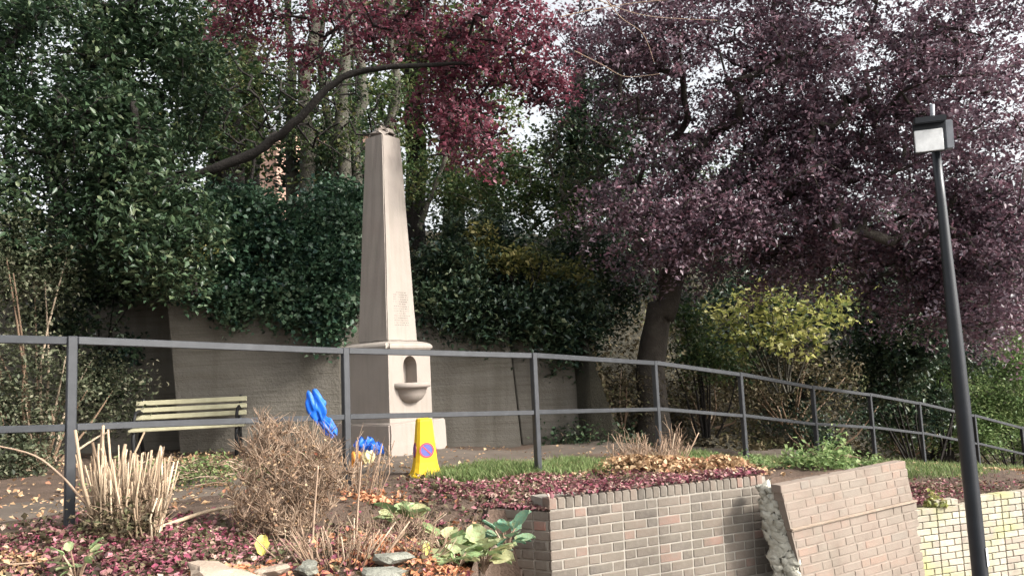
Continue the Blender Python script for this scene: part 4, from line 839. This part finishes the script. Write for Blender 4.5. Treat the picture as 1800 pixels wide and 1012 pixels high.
bag('blue_plastic_bag', 'bright blue plastic bag caught upright on the dead bush', [(at(556, 715, 5.3), (.058, .035, .1), Ry(-.3)), (at(576, 750, 5.3), (.04, .025, .07), Ry(-.6))], 'bag', 'plastic bag')
bag('blue_plastic_bag', 'crumpled blue plastic bag on the ground by the plinth', [(at(640, 783, 7.2), (.09, .07, .07), Ry(.1)), (at(660, 787, 7.15), (.07, .06, .05), Ry(.4))], 'bag', 'plastic bag')
bag('orange_wrapper', 'crumpled orange wrapper on the ground below the blue bag', [(at(622, 808, 6.9), (.09, .07, .06), None)], 'wrap_o', 'litter')
bag('cream_wrapper', 'crumpled cream wrapper beside the orange one', [(at(646, 803, 6.85), (.055, .05, .05), None)], 'wrap_c', 'litter')

# ------------------------------------------------------------------ ground cover on the bank
n = 60000; x = rng.uniform(-9, 21, n); t_ = rng.uniform(0, 1, n)**1.4*8
kx = np.clip((x-.75)/.5, 0, 1); y = 11.2*(1-kx)+(np.interp(x, fx, fy)+2.3)*kx+t_
gc = leaf_obj('bank_ground_cover', np.stack([x, y, zb(x, y)+rng.uniform(0, .18, n)], 1), .09, 'brownveg', None, .8, np.clip(.5+.3*np.sin(1.7*x+y)+rng.normal(0, .22, n), 0, 1)); tag(gc, 'olive brown ground cover over the bank behind the fence', 'ground cover', kind='stuff')

tree('bare_thicket', 'tangle of thin bare twigs behind the dark limb', [V_(430, 400, 12.2), V_(440, 330, 12.2), V_(450, 260, 12.1)], [.04, .03, .02], [(440, 170, 12.2, 110, 110, .6, 110), (620, 190, 12.3, 110, 110, .5, 90), (380, 260, 11.8, 60, 70, .4, 40), (560, 60, 12.4, 180, 70, .5, 60)], 'mid', .05, 9, .3, bark='darkbark', twig=.006, sag=.15)
tree('grey_twiggy_shrub', 'grey twiggy half bare shrub at the left edge of the purple crown', [V_(1020, 470, 11.8), V_(1030, 420, 11.7), V_(1045, 370, 11.6)], [.05, .04, .03], [(1060, 330, 11.4, 100, 60, .4, 90), (1000, 250, 11.6, 70, 80, .4, 70), (1120, 250, 11.5, 80, 80, .4, 60)], 'mid', .045, 8, .25, bark='greybark', twig=.005, sag=.2)
for k, P in enumerate([[V_(985, 30, 8.4), V_(1060, 14, 8.4), V_(1150, 2, 8.4), V_(1300, -8, 8.4)], [V_(1010, -20, 8.5), V_(1080, 12, 8.4), V_(1150, 30, 8.4), V_(1260, 36, 8.5)], [V_(1010, 90, 8.6), V_(1060, 115, 8.5), V_(1100, 135, 8.5), V_(1160, 130, 8.5)], [V_(1060, -10, 8.5), V_(1090, 30, 8.5), V_(1130, 60, 8.5), V_(1150, 110, 8.5)]]):
    stick('bare_branch', ['highest pale bare twig crossing the top centre', 'pale bare twig forking below the highest one at the top', 'lowest pale bare twig curving left of the purple crown', 'pale bare twig hanging down from the top edge'][k], P, .006, .002, 'twig', 'branch')

# leaves spilling over the coping of the front wall and the leaning block
n = 1500; u_ = rng.uniform(.0, 1, n)**.8*LN1; v_ = np.abs(rng.normal(0, .1, n)); P = np.array(A1)[None]+u_[:, None]*np.array(U1)[None]-(v_-.0)[:, None]*np.array(N1)[None]; P[:, 2] += .008+rng.uniform(0, .02, n)+.1*np.clip(v_, 0, .2)
P = np.concatenate([P, np.array(A1)[None]-np.array([0, 0, .085])[None]+rng.uniform(0, .7, (400, 1))*np.array([-.86, .5, 0])[None]+np.abs(rng.normal(0, .06, (400, 1)))*np.array([.5, .86, 0])[None]+[0, 0, .015]])
tag(leaf_obj('coping_leaves', P, .036, 'litter', None, .7), 'crimson and brown leaves spilling over the top of the front brick wall', 'leaves', kind='stuff')
